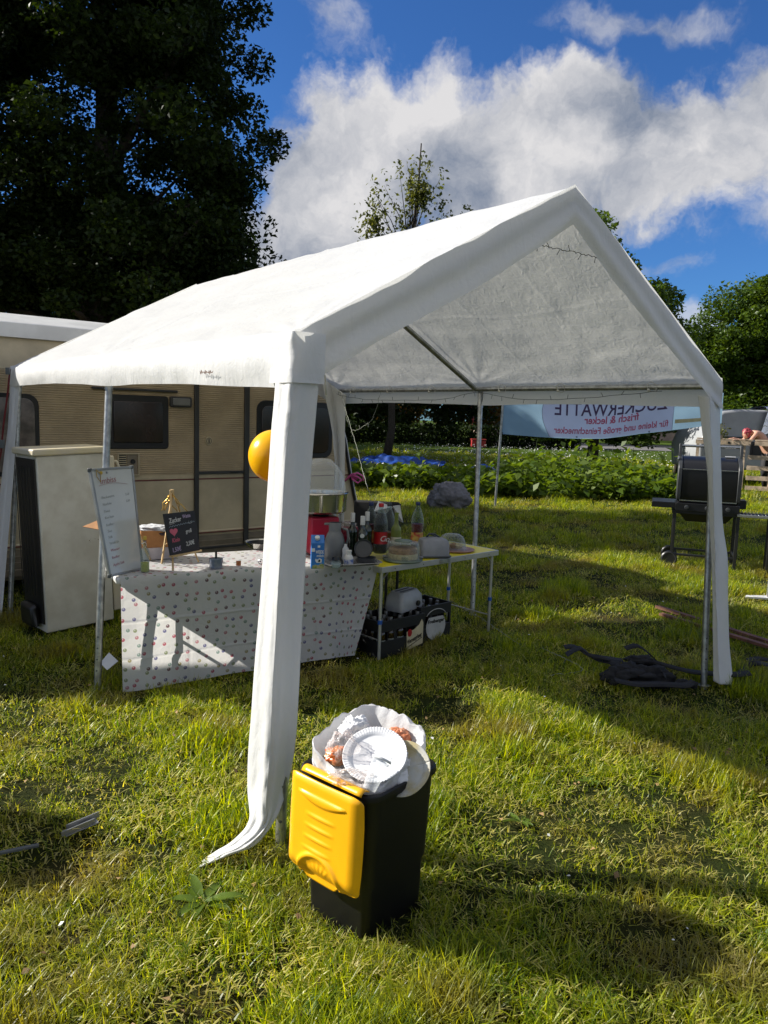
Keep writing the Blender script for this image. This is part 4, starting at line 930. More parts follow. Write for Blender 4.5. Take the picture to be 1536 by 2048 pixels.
for k in range(7):
    b = MB(); s0 = Vector((ap.x+random.uniform(-.01, .01), ap.y-.012, ap.z-.012)); pts = [s0]
    for j in range(7): pts.append(pts[-1]+Vector((random.uniform(-.012, .014) + (.006 if k % 2 else -.006), random.uniform(-.004, .003), -.010-.006*random.random())))
    b.tube(pts, .003, 5, flat=.2); b.build('ribbon', M_gold, easel, smooth=True)
bb = [at(341, 1111, lg0.y-.012), at(400, 1100, lg1.y-.012), None, at(327, 1028, lg0.y+.012)]; bb[2] = coplanar(389, 1021, bb[0], bb[1], bb[3])
cb = thing('price_board', bb[0], 'black chalk price board for cotton candy resting on the small easel', 'chalkboard')
M_slate = mat('black_slate', (.010, .010, .011), .55, var=.3, vscale=10)
b = MB(); b.quadbox(bb, .006); b.build('board', M_slate, cb)
nb = (bb[1]-bb[0]).cross(bb[3]-bb[0]).normalized()
def cbp(a, c_, o=.0015): return bb[0].lerp(bb[1], a).lerp(bb[3].lerp(bb[2], a), c_)+nb*o
M_chw = mat('white_chalk', (.60, .60, .58), .9); M_chp = mat('pink_chalk', (.55, .12, .18), .9); M_chv = mat('violet_chalk', (.42, .34, .50), .9); M_chb = mat('pale_blue_chalk', (.36, .45, .52), .9)
def ctext(s_, a, c_, sz, m, up=.06): text_mesh('writing', s_, m, cb, sz, cbp(a, c_), cbp(a+.3, c_+up*.3)-cbp(a, c_), cbp(a, c_+.1)-cbp(a, c_), shear=.12, extrude=.0003, bold=.0004)
ctext('Zucker', .12, .76, .038, M_chw); ctext('Watte', .56, .84, .030, M_chv); ctext('Klein', .12, .29, .034, M_chp); ctext('1,50\u20ac', .07, .06, .035, M_chv); ctext('gro\u00df', .60, .47, .030, M_chw); ctext('2,50\u20ac', .55, .16, .034, M_chw)
b = MB(); b.tube([cbp(.10+.042*k, .66+(.03 if k % 2 else 0)+.003*k) for k in range(21)], .0009, 4); b.build('zigzag_line', M_chb, cb)
b = MB(); b.tube([cbp(.12, .73), cbp(.28, .745)], .0009, 4); b.build('underline', M_chw, cb)
hp = [(16*math.sin(t_)**3, 13*math.cos(t_)-5*math.cos(2*t_)-2*math.cos(3*t_)-math.cos(4*t_)) for t_ in [k*2*math.pi/24 for k in range(24)]]
b = MB(); b.prism([(x*.0078+.22, y*.0068+.545) for x, y in hp], lambda a, c_, o: cbp(a, c_, o), .0002, .0016); b.build('heart', M_chp, cb)
b = MB(); b.tube([cbp(.78+.06*math.cos(R(200+14*k)), .74+.045*math.sin(R(200+14*k))) for k in range(11)], .0009, 4); b.build('smile', M_chw, cb)
for q in (.75, .83): b = MB(); b.lathe([(0, 0), (.0018, .0003), (0, .0008)], cbp(q, .755), 8, axis=nb); b.build('smile_eye', M_chw, cb)

# bottles
def bottle(base, hgt, rad, label, glass, liquid=None, fill=.5, cap=None, lab=None, kind='wine', group=None, name='bottle', lz=(.2, .45), capm=None):
    base = Vector(base); root = thing(name, base, label, 'bottle', group=group); H_ = hgt; r_ = rad
    if kind == 'soda': pr = [(0, .0), (.75, 0), (.95, .02), (1, .06), (1, .20), (.93, .24), (.93, .42), (1, .46), (1, .58), (.93, .66), (.72, .76), (.42, .86), (.30, .90), (.30, .95)]
    elif kind == 'wine': pr = [(0, 0), (.9, 0), (1, .02), (1, .56), (.93, .62), (.6, .68), (.40, .73), (.37, .80), (.36, .97), (.42, .975), (.42, 1)]
    elif kind == 'spirit': pr = [(0, 0), (.92, 0), (1, .02), (1, .56), (.9, .62), (.5, .68), (.34, .73), (.34, .92)]
    elif kind == 'jug': pr = [(0, 0), (.92, 0), (1, .03), (1, .45), (.93, .58), (.78, .70), (.62, .76), (.60, .80), (.62, .98), (.55, 1)]
    P_ = [(a*r_, z*H_) for a, z in pr]
    b = MB(); b.lathe(P_, base, 20, cap=False); b.build('glass', glass, root, smooth=45)
    def rad_at(z):
        for (a0, z0), (a1, z1) in zip(pr[1:], pr[2:]):
            if z <= z1: return (a0+(a1-a0)*(z-z0)/max(1e-6, z1-z0))*r_
        return pr[-1][0]*r_
    if liquid:
        zs = sorted(set([.012]+[z for a, z in pr if .012 < z < fill]+[fill])); b = MB(); b.lathe([(0, .012*H_)]+[(rad_at(z)*.94, z*H_) for z in zs]+[(0, fill*H_)], base, 20, cap=False); b.build('drink', liquid, root, smooth=45)
    if lab:
        b = MB(); b.lathe([(rad_at(z)*1.015+.0004, z*H_) for z in np.linspace(lz[0], lz[1], 5)], base, 20, cap=False); b.build('label', lab, root, smooth=45)
    if cap:
        top = pr[-1][1]; c0_ = {'soda': (.93, 1.0, .36), 'wine': (.80, 1.01, .44), 'spirit': (.90, 1.0, .42), 'jug': (.99, 1.02, .5)}[kind]
        b = MB(); b.lathe([(c0_[2]*r_*.98, c0_[0]*H_), (c0_[2]*r_, (c0_[0]+.01)*H_), (c0_[2]*r_, (c0_[1]-.01)*H_), (c0_[2]*r_*.9, c0_[1]*H_), (0, c0_[1]*H_)], base, 16, cap=False); b.build('cap', cap, root, smooth=40)
    return root
M_cg = clear('clear_bottle', (.7, .78, .78), .03, .05); M_dkglass = mat('dark_green_glass', (.004, .012, .006), .08, spec=.8); M_olive = clear('olive_glass', (.35, .42, .12), .35, .05)
def liq(n, c_): return mat(n, c_, .15, trans=.45, var=.1, tcol=tuple(min(1, v*2.2) for v in c_))
M_red = liq('red_drink', (.20, .008, .012)); M_cola = mat('dark_cola', (.006, .003, .002), .1); M_amber = liq('amber_drink', (.30, .13, .02)); M_lem = liq('pale_liqueur', (.62, .56, .20))
M_capw = mat('white_cap', (.6, .6, .58), .4); M_capr = mat('red_cap', (.45, .01, .01), .4); M_capb = mat('dark_blue_cap', (.01, .02, .10), .4); M_capy = mat('yellow_cap', (.55, .36, .05), .4); M_redlab = mat('red_label', (.34, .008, .012), .4)
M_redlab2 = mat('fruit_label', (.40, .03, .03), .4, c2=(.55, .40, .10), vscale=30); M_cap_g = mat('dark_cap', (.03, .035, .04), .5); M_white_lab = mat('cream_label', (.55, .52, .38), .6)
pb = on(290, 1143)
lim = bottle(pb, .195, .0235, 'tall clear bottle with yellow cap a third full of pale yellow liqueur', M_cg, M_lem, .26, M_capy, kind='spirit')
b = MB(); b.tube([pb+Vector((-.012, -.018, .155)), pb+Vector((.006, -.010, .165)), pb+Vector((.012, -.008, .15)), pb+Vector((.004, -.012, .13))], .003, 5, flat=.4); b.build('tag_ribbon', M_capw, lim)
SP = Vector((0, 0, 0))
def onb(x, ybase, d=0.): p = on(x, ybase); return p+Vector((0, d, 0))*0+ (p-Vector((0, 0, EYE))).normalized()*0
def stand(x, Y, z=.625): q = at(x, 1100, Y); return Vector((q.x, q.y, z))
def hpx(n, Y): return n*Y/1518.
Y_ = 4.78
milk = thing('milk_carton', stand(635, 4.32), 'blue and white milk carton with a cow picture on the table', 'carton', R(8))
mx_, my_ = milk.location.x, milk.location.y
M_cart = mat('blue_carton', (.02, .12, .40), .4, c2=(.02, .20, .55), vscale=6); M_cartw = mat('white_carton_side', (.66, .66, .66), .5)
b = MB(); b.box((mx_, my_, .625+.075), (.075, .075, .15), R(8)); b.build('box_body', M_cart, milk, bevel=.002)
b = MB(); q = [Vector((mx_, my_, .775))+Matrix.Rotation(R(8), 3, 'Z') @ Vector(p_) for p_ in ((-.0375, -.0375, 0), (.0375, -.0375, 0), (.0375, .0375, 0), (-.0375, .0375, 0), (-.0375, .012, .04), (.0375, .012, .04))]
b.add(q, [(0, 1, 5, 4), (2, 3, 4, 5), (0, 4, 3), (1, 2, 5)]); b.build('gable_top', M_cart, milk)
b = MB(); b.lathe([(0, 0), (.014, 0), (.014, .016), (0, .018)], (mx_, my_-.016, .795), 14, axis=(0, -.5, .8)); b.build('screw_cap', M_capw, milk, smooth=40)
rr = Matrix.Rotation(R(8), 3, 'Z'); mex = rr @ Vector((1, 0, 0)); mfr = Vector((mx_, my_, 0))-(rr @ Vector((0, 1, 0)))*.0385
text_mesh('lettering', 'WEIDE', M_cartw, milk, .026, mfr+mex*-.012+Vector((0, 0, .715)), mex, (0, 0, 1), bold=.0006, fit=.046)
text_mesh('lettering', 'milch', M_cartw, milk, .020, mfr+mex*-.006+Vector((0, 0, .695)), mex, (0, 0, 1), bold=.0004, fit=.040)
b = MB(); b.box(mfr+mex*-.026+Vector((0, 0, .735)), (.018, .001, .02), R(8)); b.box(mfr+mex*.006+Vector((0, 0, .755)), (.014, .001, .012), R(8)); b.build('printed_patch', M_cartw, milk)
b = MB(); b.prism([(-.030, .002), (.036, .002), (.036, .028), (.02, .032), (.004, .020), (-.012, .026), (-.03, .018)], lambda a, c_, o: mfr+mex*a+Vector((0, 0, .625+c_))-(rr @ Vector((0, 1, 0)))*o, 0, .001); b.build('meadow_print', mat('meadow_print', (.15, .22, .04), .5, c2=(.4, .35, .2), vscale=60), milk)
b = MB(); b.prism([(-.006, .036), (.022, .036), (.024, .056), (.012, .062), (-.004, .054), (-.012, .06), (-.014, .048)], lambda a, c_, o: mfr+mex*a+Vector((0, 0, .625+c_))-(rr @ Vector((0, 1, 0)))*o, 0, .001); b.build('cow_print', M_cartw, milk)
b = MB(); b.prism([(.002, .042), (.014, .040), (.016, .054), (.006, .056)], lambda a, c_, o: mfr+mex*a+Vector((0, 0, .625+c_))-(rr @ Vector((0, 1, 0)))*o, .0012, .0018); b.build('cow_patch', M_blackm, milk)
M_thermos = mat('grey_thermos', (.14, .145, .145), .45)
th = bottle(stand(669, 4.55), .235, .062, 'big matt grey thermos jug behind the milk carton', M_thermos, kind='jug', name='thermos_jug')
b = MB(); q = th.location; b.tube([q+Vector((.045, .0, .20)), q+Vector((.075, 0, .19)), q+Vector((.082, 0, .14)), q+Vector((.066, 0, .09))], .008, 8); b.build('handle', M_thermos, th, smooth=True)
b = MB(); b.box(q+Vector((-.045, 0, .225)), (.04, .03, .012)); b.build('spout', M_thermos, th, bevel=.004)
q = stand(672, 4.33)
sj = thing('sugar_jar', q, 'round glass sugar jar with a black hooked lid on the tray', 'jar')
b = MB(); b.lathe([(0, .001), (.024, .001), (.032, .015), (.032, .03), (.022, .045), (.020, .05)], q, 20, cap=False); b.build('glass', M_cg, sj, smooth=40)
b = MB(); b.lathe([(0, .003), (.022, .003), (.029, .016), (.028, .028), (0, .03)], q, 16, cap=False); b.build('sugar', mat('sugar', (.6, .6, .6), .9), sj, smooth=40)
b = MB(); b.lathe([(.021, .046), (.024, .05), (.02, .066), (.0, .070)], q, 16, cap=False); b.tube([q+Vector((.012, 0, .064)), q+Vector((.030, 0, .062)), q+Vector((.038, 0, .04)), q+Vector((.038, 0, .01))], .007, 6, flat=.7); b.build('lid', M_blackm, sj, smooth=40)
q = stand(698, 4.42)
cp_ = thing('creamer_bottle', q, 'small white and blue creamer bottle on the tray', 'bottle')
b = MB(); b.lathe([(0, 0), (.026, 0), (.027, .004), (.027, .038)], q, 18, cap=False); b.build('label', mat('blue_white_label', (.05, .12, .38), .4, c2=(.6, .62, .65), vscale=50), cp_, smooth=40)
b = MB(); b.lathe([(.027, .038), (.026, .05), (.018, .062), (.015, .064), (.015, .080), (.017, .082), (.017, .09), (0, .092)], q, 18, cap=False); b.build('neck', M_capw, cp_, smooth=40)
b = MB(); qq = stand(691, 4.50); b.lathe([(0, 0), (.018, 0), (.02, .02), (.02, .085), (.009, .10), (.009, .112), (0, .113)], qq, 14, cap=False); tag(b.build('salt_shaker', M_capw, None, smooth=40), 'slim white plastic shaker standing behind the creamer bottle', 'shaker')
q = stand(733, 4.50)
gb = thing('lunch_box', q, 'open dark grey lidded box on the tray at the right table end', 'box', R(20))
b = MB()
for zz_, rr_ in ((0, .05),): b.lathe([(0, 0), (.048, 0), (.052, .006), (.056, .036), (.059, .038), (.052, .036), (.046, .008), (0, .008)], q, 20, cap=False)
b.build('bowl', mat('dark_grey_plastic', (.045, .048, .05), .45), gb, smooth=35)
b = MB(); b.lathe([(0, 0), (.05, 0), (.056, .006), (.056, .018), (.052, .016), (.048, .008), (0, .006)], q+Vector((-.018, .05, .078)), 20, cap=False, axis=(-.1, -.85, .35)); b.build('lid', bpy.data.materials['dark_grey_plastic'], gb, smooth=35)
tc = stand(700, 4.45, .630)
b = MB(); loft(b, [(.165, .085, .04, 0), (.178, .098, .045, .012), (.184, .104, .045, .014), (.182, .102, .045, .016), (.16, .08, .04, .004)], lambda x, y, z: tc+Matrix.Rotation(R(22), 3, 'Z') @ Vector((x, y, z))); b.f.append(tuple(range(len(b.v)-32, len(b.v)))); b.m.append(0)
tag(b.build('tray', mat('silver_tray', (.5, .5, .5), .25, .8), None, smooth=35), 'oval silver serving tray at the right end of the dotted cloth', 'tray')
bottle(stand(704, 4.74), .27, .032, 'dark green wine bottle with a white capsule next to the thermos', M_dkglass, None, cap=M_capw, kind='wine')
wb2 = bottle(stand(724, 4.66), .262, .034, 'dark green wine bottle with a silver shield label in front of the cola', M_dkglass, None, cap=M_capw, kind='wine')
b = MB(); q = wb2.location; b.prism([(.014*math.cos(k*.524), .014*math.sin(k*.524)) for k in range(12)], lambda a, c_, o: q+Vector((a, -.0345-o, .145+c_)), 0, .001); b.build('shield_label', mat('silver_label', (.5, .52, .48), .4), wb2)
bottle(stand(733, 4.80), .272, .033, 'dark wine bottle with a white capsule half hidden behind the shield labelled one', M_dkglass, None, cap=M_capw, kind='wine')
bottle(stand(740, 4.92), .325, .044, 'clear soda bottle of red drink with a dark blue cap left of the cola', M_cg, M_red, .55, M_capb, M_redlab2, 'soda')
co = bottle(stand(760, 4.86), .325, .046, 'big cola bottle with red cap and red label', M_cg, M_cola, .80, M_capr, M_redlab, 'soda', lz=(.20, .44))
q = co.location; text_mesh('lettering', 'Co', M_capw, co, .05, q+Vector((-.006, -.0468, .085)), (1, 0, 0), (0, 0, 1), shear=.35); text_mesh('lettering', 'la', M_capw, co, .03, q+Vector((.024, -.044, .085)), (.85, .5, 0), (0, 0, 1), shear=.35)
bottle(stand(776, 5.00), .315, .043, 'clear soda bottle with a dark cap and a little amber drink behind the cola', M_cg, M_amber, .38, M_cap_g, None, 'soda')
bottle(stand(791, 4.90), .262, .034, 'olive green wine bottle with a cream label right of the cola', M_olive, M_amber, .4, None, M_white_lab, 'wine', lz=(.10, .40))
bottle(stand(833, 5.14), .31, .043, 'clear bottle of dark red drink with a blue cap alone on the yellow table', M_cg, M_red, .52, M_capb, M_redlab2, 'soda', lz=(.12, .34))

# cakes on the yellow table
M_dome = clear('clear_dome', (.75, .8, .8), .05, .1); M_cake = mat('brown_cake', (.36, .20, .10), .8, var=.3, vscale=40, bump=.003); M_cream2 = mat('cream_filling', (.60, .48, .28), .7, var=.2, vscale=50)
M_greenp = mat('grey_green_plastic', (.13, .17, .13), .4); M_pinkp = mat('dusty_pink_plastic', (.36, .20, .18), .5); M_milkyp = mat('milky_plastic', (.42, .43, .47), .35, trans=.4)
q = stand(806, 4.80, .594)
ck = thing('cake_dome', q, 'round clear cake dome with grey green base over a two layer cake', 'cake box')
b = MB(); b.lathe([(0, 0), (.125, 0), (.13, .006), (.125, .014), (0, .012)], q, 36, cap=False); b.build('base', M_greenp, ck, smooth=35)
b = MB(); b.lathe([(.112, .015), (.108, .02), (.106, .10), (.098, .118), (.055, .124), (.0, .124)], q, 36, cap=False); b.build('dome', M_dome, ck, smooth=35)
b = MB(); b.lathe([(.058, .124), (.056, .130), (0, .131)], q, 24, cap=False); b.build('dome_lid', M_greenp, ck, smooth=35)
for sx in (-1, 1): b = MB(); b.box(q+Vector((sx*.118, -.01, .026)), (.024, .03, .010)); b.build('clip', M_milkyp, ck, bevel=.003)
b = MB(); b.box(q+Vector((.01, -.125, .030)), (.04, .008, .026)); b.build('front_clip', M_dome, ck, bevel=.003)
ca = thing('cake', q+Vector((0, 0, .015)), 'round two layer cake with cream inside the clear dome', 'cake')
b = MB(); b.lathe([(0, 0), (.096, 0), (.098, .02), (.094, .034), (0, .034)], q+Vector((0, 0, .015)), 36, cap=False); b.build('cream_layer', M_cream2, ca, smooth=35)
b = MB(); b.lathe([(.093, .034), (.092, .06), (.085, .068), (0, .07)], q+Vector((0, 0, .015)), 36, cap=False); b.build('sponge_layer', M_cake, ca, smooth=35)
q = stand(866, 4.98, .594)
cc_ = thing('cake_carrier', q, 'milky grey rectangular cake carrier with a folding handle on the yellow table', 'cake box', R(12))
LR = Matrix.Rotation(R(12), 3, 'Z')
b = MB(); loft(b, [(.098, .075, .02, .012), (.094, .07, .022, .09), (.086, .062, .03, .115), (.05, .03, .02, .128), (.001, .001, .0005, .129)], lambda x, y, z: q+LR @ Vector((x, y, z)), False); b.build('cover', M_milkyp, cc_, smooth=40)
b = MB(); loft(b, [(.10, .08, .02, 0), (.108, .086, .02, .008), (.106, .084, .02, .014), (.02, .02, .01, .014)], lambda x, y, z: q+LR @ Vector((x, y, z))); b.build('base', mat('slate_plastic', (.05, .06, .065), .4), cc_, smooth=35)
b = MB(); b.tube([q+LR @ Vector((-.05, 0, .122)), q+LR @ Vector((-.035, -.01, .150)), q+LR @ Vector((.0, -.012, .152)), q+LR @ Vector((.045, -.004, .124))], .007, 6, flat=.7); b.tube([q+LR @ Vector((-.045, .02, .122)), q+LR @ Vector((-.02, .02, .148)), q+LR @ Vector((.03, .02, .124))], .006, 6); b.build('handle', bpy.data.materials['slate_plastic'], cc_, smooth=True)
q = stand(905, 5.24, .594)
pk = thing('serving_plate', q+Vector((.015, 0, 0)), 'flat dusty pink round platter near the right end of the yellow table', 'platter')
b = MB(); b.lathe([(0, 0), (.125, 0), (.135, .010), (.12, .010), (0, .006)], q+Vector((.02, 0, 0)), 36, cap=False); b.build('disc', M_pinkp, pk, smooth=35)
cl_ = thing('food_cover', q+Vector((0, 0, .012)), 'clear rounded food cover on the pink platter', 'food cover')
b = MB(); b.lathe([(.104, 0), (.100, .004), (.093, .05), (.078, .085), (.05, .103), (.0, .108)], q+Vector((-.005, 0, .012)), 32, cap=False); b.build('cover_shell', M_dome, cl_, smooth=40)
for k in range(3): o = crumple('cake_slice', q+Vector((-.03+.035*k, -.01*k, .033)), (.026, .02, .02), M_cream2 if k != 1 else M_cake, ['pale cake slice left under the clear food cover', 'brown cake slice in the middle under the clear food cover', 'pale cake slice right under the clear food cover'][k], 'cake', 30+k, .3, 14)

# cotton candy machine
q = stand(640, 4.78, .627); Ym = 4.78
cm = thing('cotton_candy_machine', q, 'cotton candy machine with clear dome, steel bowl and red body behind the leg cover', 'machine')
M_redm = mat('red_machine_paint', (.42, .012, .04), .35); M_bowl = mat('polished_steel', (.62, .60, .55), .12, .95, var=.05)
zb = at(640, 1023, Ym).z; zr = at(640, 984, Ym).z; zt = at(640, 916, Ym).z; rb = .165
b = MB(); b.box((q.x, q.y, (.627+zb-.03)/2+.005), (.19, .18, zb-.03-.627), R(25)); body = b.build('body', M_redm, cm, bevel=.012)
b = MB(); b.lathe([(.0, 0), (.05, 0), (.06, .03), (0, .03)], (q.x, q.y, zb-.03), 20, cap=False); b.build('motor_neck', M_blackm, cm, smooth=35)
b = MB(); b.box((q.x+.02, q.y-.105, .70), (.10, .012, .08), R(25)); b.build('control_panel', M_blackm, cm, bevel=.003)
b = MB(); b.lathe([(0, zb-.0), (.145, zb), (.16, zb+.012), (rb, zr-.006), (rb+.01, zr), (rb+.008, zr+.004), (rb-.006, zr-.002), (.15, zb+.02), (0, zb+.012)], (q.x, q.y, 0), 48, cap=False); b.build('bowl', M_bowl, cm, smooth=30)
b = MB(); b.lathe([(0, zb+.012), (.03, zb+.014), (.035, zb+.06), (.02, zb+.075), (0, zb+.075)], (q.x, q.y, 0), 20, cap=False); b.build('spinner_head', M_bowl, cm, smooth=30)
b = MB(); b.lathe([(rb-.008, zr+.004), (rb-.012, zr+.05), (rb-.03, zr+.12), (rb-.06, zr+.165), (.055, zt-.006), (0, zt)], (q.x, q.y, 0), 48, cap=False); b.build('dome', clear('clear_machine_dome', (.9, .92, .93), .13, .04), cm, smooth=50)
o = crumple('plastic_bag', stand(690, 4.93, .73), (.085, .06, .05), mat('red_pink_bag', (.42, .03, .08), .3, trans=.3), 'crumpled red pink plastic bag beside the cotton candy machine', 'bag', 41, .5)
o = crumple('plastic_wrap', stand(694, 4.86, .80), (.05, .035, .022), M_film, 'clear crumpled wrap on the red pink bag', 'plastic film', 45, .7)

# pan, tin, small things
q = on(505, 1097)
pn = thing('frying_pan', q+Vector((.03, .03, 0)), 'shallow steel frying pan at the back of the dotted table left of the leg cover', 'pan')
b = MB(); b.lathe([(0, 0), (.075, 0), (.09, .008), (.112, .042), (.114, .043), (.108, .040), (.086, .010), (0, .006)], q+Vector((.055, .04, 0)), 32, cap=False); b.build('pan_body', M_bowl, pn, smooth=35)
b = MB(); b.lathe([(0, .009), (.084, .0125), (.098, .036)], q+Vector((.055, .04, 0)), 32, cap=False); b.build('coating', M_blackm, pn, smooth=35)
b = MB(); b.bar(q+Vector((.16, .06, .04)), q+Vector((.29, .12, .055)), .02, .008); b.build('handle', M_blackm, pn, bevel=.003)
q = on(432, 1135)
tn = thing('candle_tin', q, 'short blue grey tin with a black stick standing on the dotted table', 'tin')
b = MB(); b.lathe([(0, 0), (.037, 0), (.037, .006), (.036, .007), (.036, .030), (.0385, .031), (.0385, .052), (.036, .054), (0, .055)], q, 24, cap=False); b.build('tin_body', mat('blue_grey_tin', (.14, .18, .25), .35, .5, c2=(.22, .24, .28), vscale=25), tn, smooth=30)
b = MB(); b.tube([q+Vector((0, 0, .054)), q+Vector((0, 0, .094))], .0065, 8); b.build('stick', M_blackm, tn, smooth=40)
q = on(477, 1131)
sb = thing('matchbox', q, 'tiny orange box standing between the tin and the leg cover', 'box', R(20))
b = MB(); b.box(q+Vector((0, 0, .014)), (.026, .016, .028), R(20)); b.build('sleeve', mat('orange_card', (.42, .13, .03), .5), sb, bevel=.001)
b = MB(); b.box(q+Vector((0, 0, .014)), (.022, .012, .0285), R(20)); b.build('drawer', M_cartw, sb)
q = on(521, 1128); b = MB(); b.lathe([(.012, 0), (.016, .006), (.012, .012)], q+Vector((0, 0, .016)), 16, cap=False, axis=(0, -1, 0)); b.lathe([(0, 0), (.005, .003), (0, .006)], q+Vector((0, 0, .016)), 8, axis=(0, -1, 0)); b.box(q+Vector((0, 0, .001)), (.02, .014, .004))
tag(b.build('small_clock', M_steel, None, smooth=35), 'tiny round metal clip standing at the edge of the leg cover', 'trinket')
# cardboard box with cloth
q = on(300, 1122)+Vector((0, .10, 0)); M_card = mat('cardboard', (.40, .19, .07), .8, var=.1, vscale=20)
bxq = thing('cardboard_box', q, 'open brown cardboard box on the table behind the price board', 'box', TANG)
b = MB(); b.box(q+Vector((0, .02, .035)), (.20, .15, .07), TANG); b.build('lower_box', mat('lilac_white_card', (.46, .43, .46), .7), bxq, bevel=.002)
RB = Matrix.Rotation(TANG, 3, 'Z')
for c_, dm in (((0, -.065, .12), (.20, .004, .10)), ((0, .085, .12), (.20, .004, .10)), ((-.098, .01, .12), (.004, .145, .10)), ((.098, .01, .12), (.004, .145, .10))):
    b = MB(); b.box(q+RB @ Vector(c_)+Vector((0, .02, 0)), dm, TANG); b.build('box_wall', M_card, bxq)
b = MB(); b.quadbox([at(165, 1053, q.y+.02), at(203, 1060, q.y-.02), at(206, 1036, q.y+.05), at(196, 1042, q.y+.08)], .003); b.build('flap', M_card, bxq)
crumple('cloth', q+Vector((.0, .02, .175)), (.10, .06, .022), mat('folded_white_cloth', (.55, .56, .58), .9, bump=.003, bscale=20), 'white folded cloth lying on top of the open cardboard box', 'cloth', 51, .35)
crumple('purse', q+Vector((.035, .0, .150)), (.06, .035, .013), mat('plum_leather', (.06, .035, .045), .6), 'dark plum pouch between white cloth and cardboard box', 'pouch', 54, .2)
b = MB(); qq = on(204, 1122)+Vector((0, .04, 0)); b.lathe([(0, 0), (.022, 0), (.024, .03), (.02, .06), (0, .062)], qq, 14); tag(b.build('orange_cup', mat('orange_plastic', (.62, .08, .01), .4), None, smooth=40), 'orange red beaker half hidden behind the whiteboard', 'cup')
# balloon
q = at(546, 912, 2.92); bal = thing('balloon', q, 'big yellow balloon half hidden behind the front leg cover', 'balloon')
b = MB(); rr_ = 48*2.92/1518*1.02
b.grid(lambda i, j: q+Vector((math.sin(i*math.pi)*math.cos(j*6.2832)*rr_, math.sin(i*math.pi)*math.sin(j*6.2832)*rr_, math.cos(i*math.pi)*rr_*1.06-(.006 if i > .9 else 0)*(i-.9)*10)), 40, 48); b.build('skin', mat('yellow_latex', (1.0, .56, .008), .25, var=.02, trans=.25), bal, smooth=True)
b = MB(); b.lathe([(0, 0), (.004, .0), (.010, -.014), (.008, -.016)], q-Vector((0, 0, rr_*1.08)), 10); b.build('knot', M_lid, bal)
b = MB(); b.tube([q-Vector((0, 0, rr_*1.1)), q-Vector((.02, -.02, rr_+.15)), q+Vector((.03, .05, -.45))], .001, 4); b.build('string', M_capw, bal)
# ------------------------------------------------------------------ under the yellow table
M_crate = mat('black_crate_plastic', (.010, .010, .011), .45); M_creamlab = mat('cream_print', (.50, .44, .28), .6); M_whitelab = mat('grey_white_print', (.42, .42, .40), .6)
def crate(s, w_, L, Wd, Hh, label, z0=0., ncol=5, nrow=4):
    c_ = yt(s+L/2, w_+Wd/2, z0); root = thing('beer_crate', c_, label, 'crate', YA, group='drink crates under the yellow table')
    def q(a, b_, z): return yt(s+a, w_+b_, z0+z)
    b = MB(); b.box(q(L/2, Wd/2, .008), (L, Wd, .016), YA); b.build('bottom', M_crate, root)
    t_ = .010
    for (a0, b0, a1, b1, face) in ((0, t_/2, L, t_/2, 0), (0, Wd-t_/2, L, Wd-t_/2, 0), (t_/2, t_, t_/2, Wd-t_, 1), (L-t_/2, t_, L-t_/2, Wd-t_, 1)):
        b = MB(); p0, p1 = q(a0, b0, 0), q(a1, b1, 0); ln = (p1-p0).length; c2 = (p0+p1)/2; rot = YA+(math.pi/2 if face else 0)
        b.box(c2+Vector((0, 0, .016+.045)), (ln, t_, .09), rot); b.box(c2+Vector((0, 0, Hh-.035)), (ln, t_, .07), rot)
        for f in (.03, .97) if face else (.02, .34, .98): b.box(p0.lerp(p1, f)+Vector((0, 0, Hh/2+.01)), (ln*.05, t_*.9, Hh-.15), rot)
        b.build('side_wall', M_crate, root, bevel=.002)
    for k in range(1, ncol): b = MB(); b.box(q(L*k/ncol, Wd/2, Hh*.45), (.004, Wd-2*t_, Hh*.5), YA); b.build('divider', M_crate, root)
    for k in range(1, nrow): b = MB(); b.box(q(L/2, Wd*k/nrow, Hh*.45), (L-2*t_, .004, Hh*.5), YA); b.build('divider', M_crate, root)
    return root, q
M_brownglass = mat('brown_bottle_glass', (.018, .008, .003), .1, spec=.8); M_crown = mat('silver_crown_cap', (.12, .12, .11), .35, .6); M_glab = mat('silver_green_label', (.20, .22, .19), .5)
bproto = None
def beer(p, where, lab=None):
    grp = 'bottles in the crate '+where; lab = 'brown beer bottle with a silver cap in the black crate '+where
    global bproto
    if bproto is None:
        bproto = bottle(p, .225, .029, lab, M_brownglass, None, cap=M_crown, lab=M_glab, kind='wine', group=grp, name='beer_bottle', lz=(.2, .42)); return
    o = copy_tree(bproto); o.location = p; o['label'] = lab; o['group'] = grp
L1 = .40
c_ = Vector((-1.76, 2.50, 0)); sc9 = thing('shadow_caster_box', c_, 'unseen dark box added outside the left edge to cast a shadow on the grass', 'box', R(8))  # out of view, added to cast the shadow at the lower left
for d_, sz in (((0, -.2, .16), (.40, .012, .30)), ((0, .2, .16), (.40, .012, .30)), ((-.2, 0, .16), (.012, .388, .30)), ((.2, 0, .16), (.012, .388, .30))):
    b = MB(); b.box(c_+Matrix.Rotation(R(8), 3, 'Z') @ Vector(d_), sz, R(8)); b.build('side_wall', M_crate, sc9, bevel=.003)
b = MB(); b.box(c_+Vector((0, 0, .32)), (.43, .43, .022), R(8)); b.build('lid', M_crate, sc9, bevel=.006)
cr1, q1 = crate(.03, .03, L1, .26, .235, 'black beer crate with a cream printed panel at the front under the table')
for i in range(5):
    for j in range(4):
        if (i*7+j*3) % 4 != 1: beer(q1(L1*(i+.5)/5, .26*(j+.5)/4, .018), 'left of the oval print')
cr2, q2 = crate(.46, .10, .30, .26, .25, 'black beer crate with a white oval print at the right under the table')
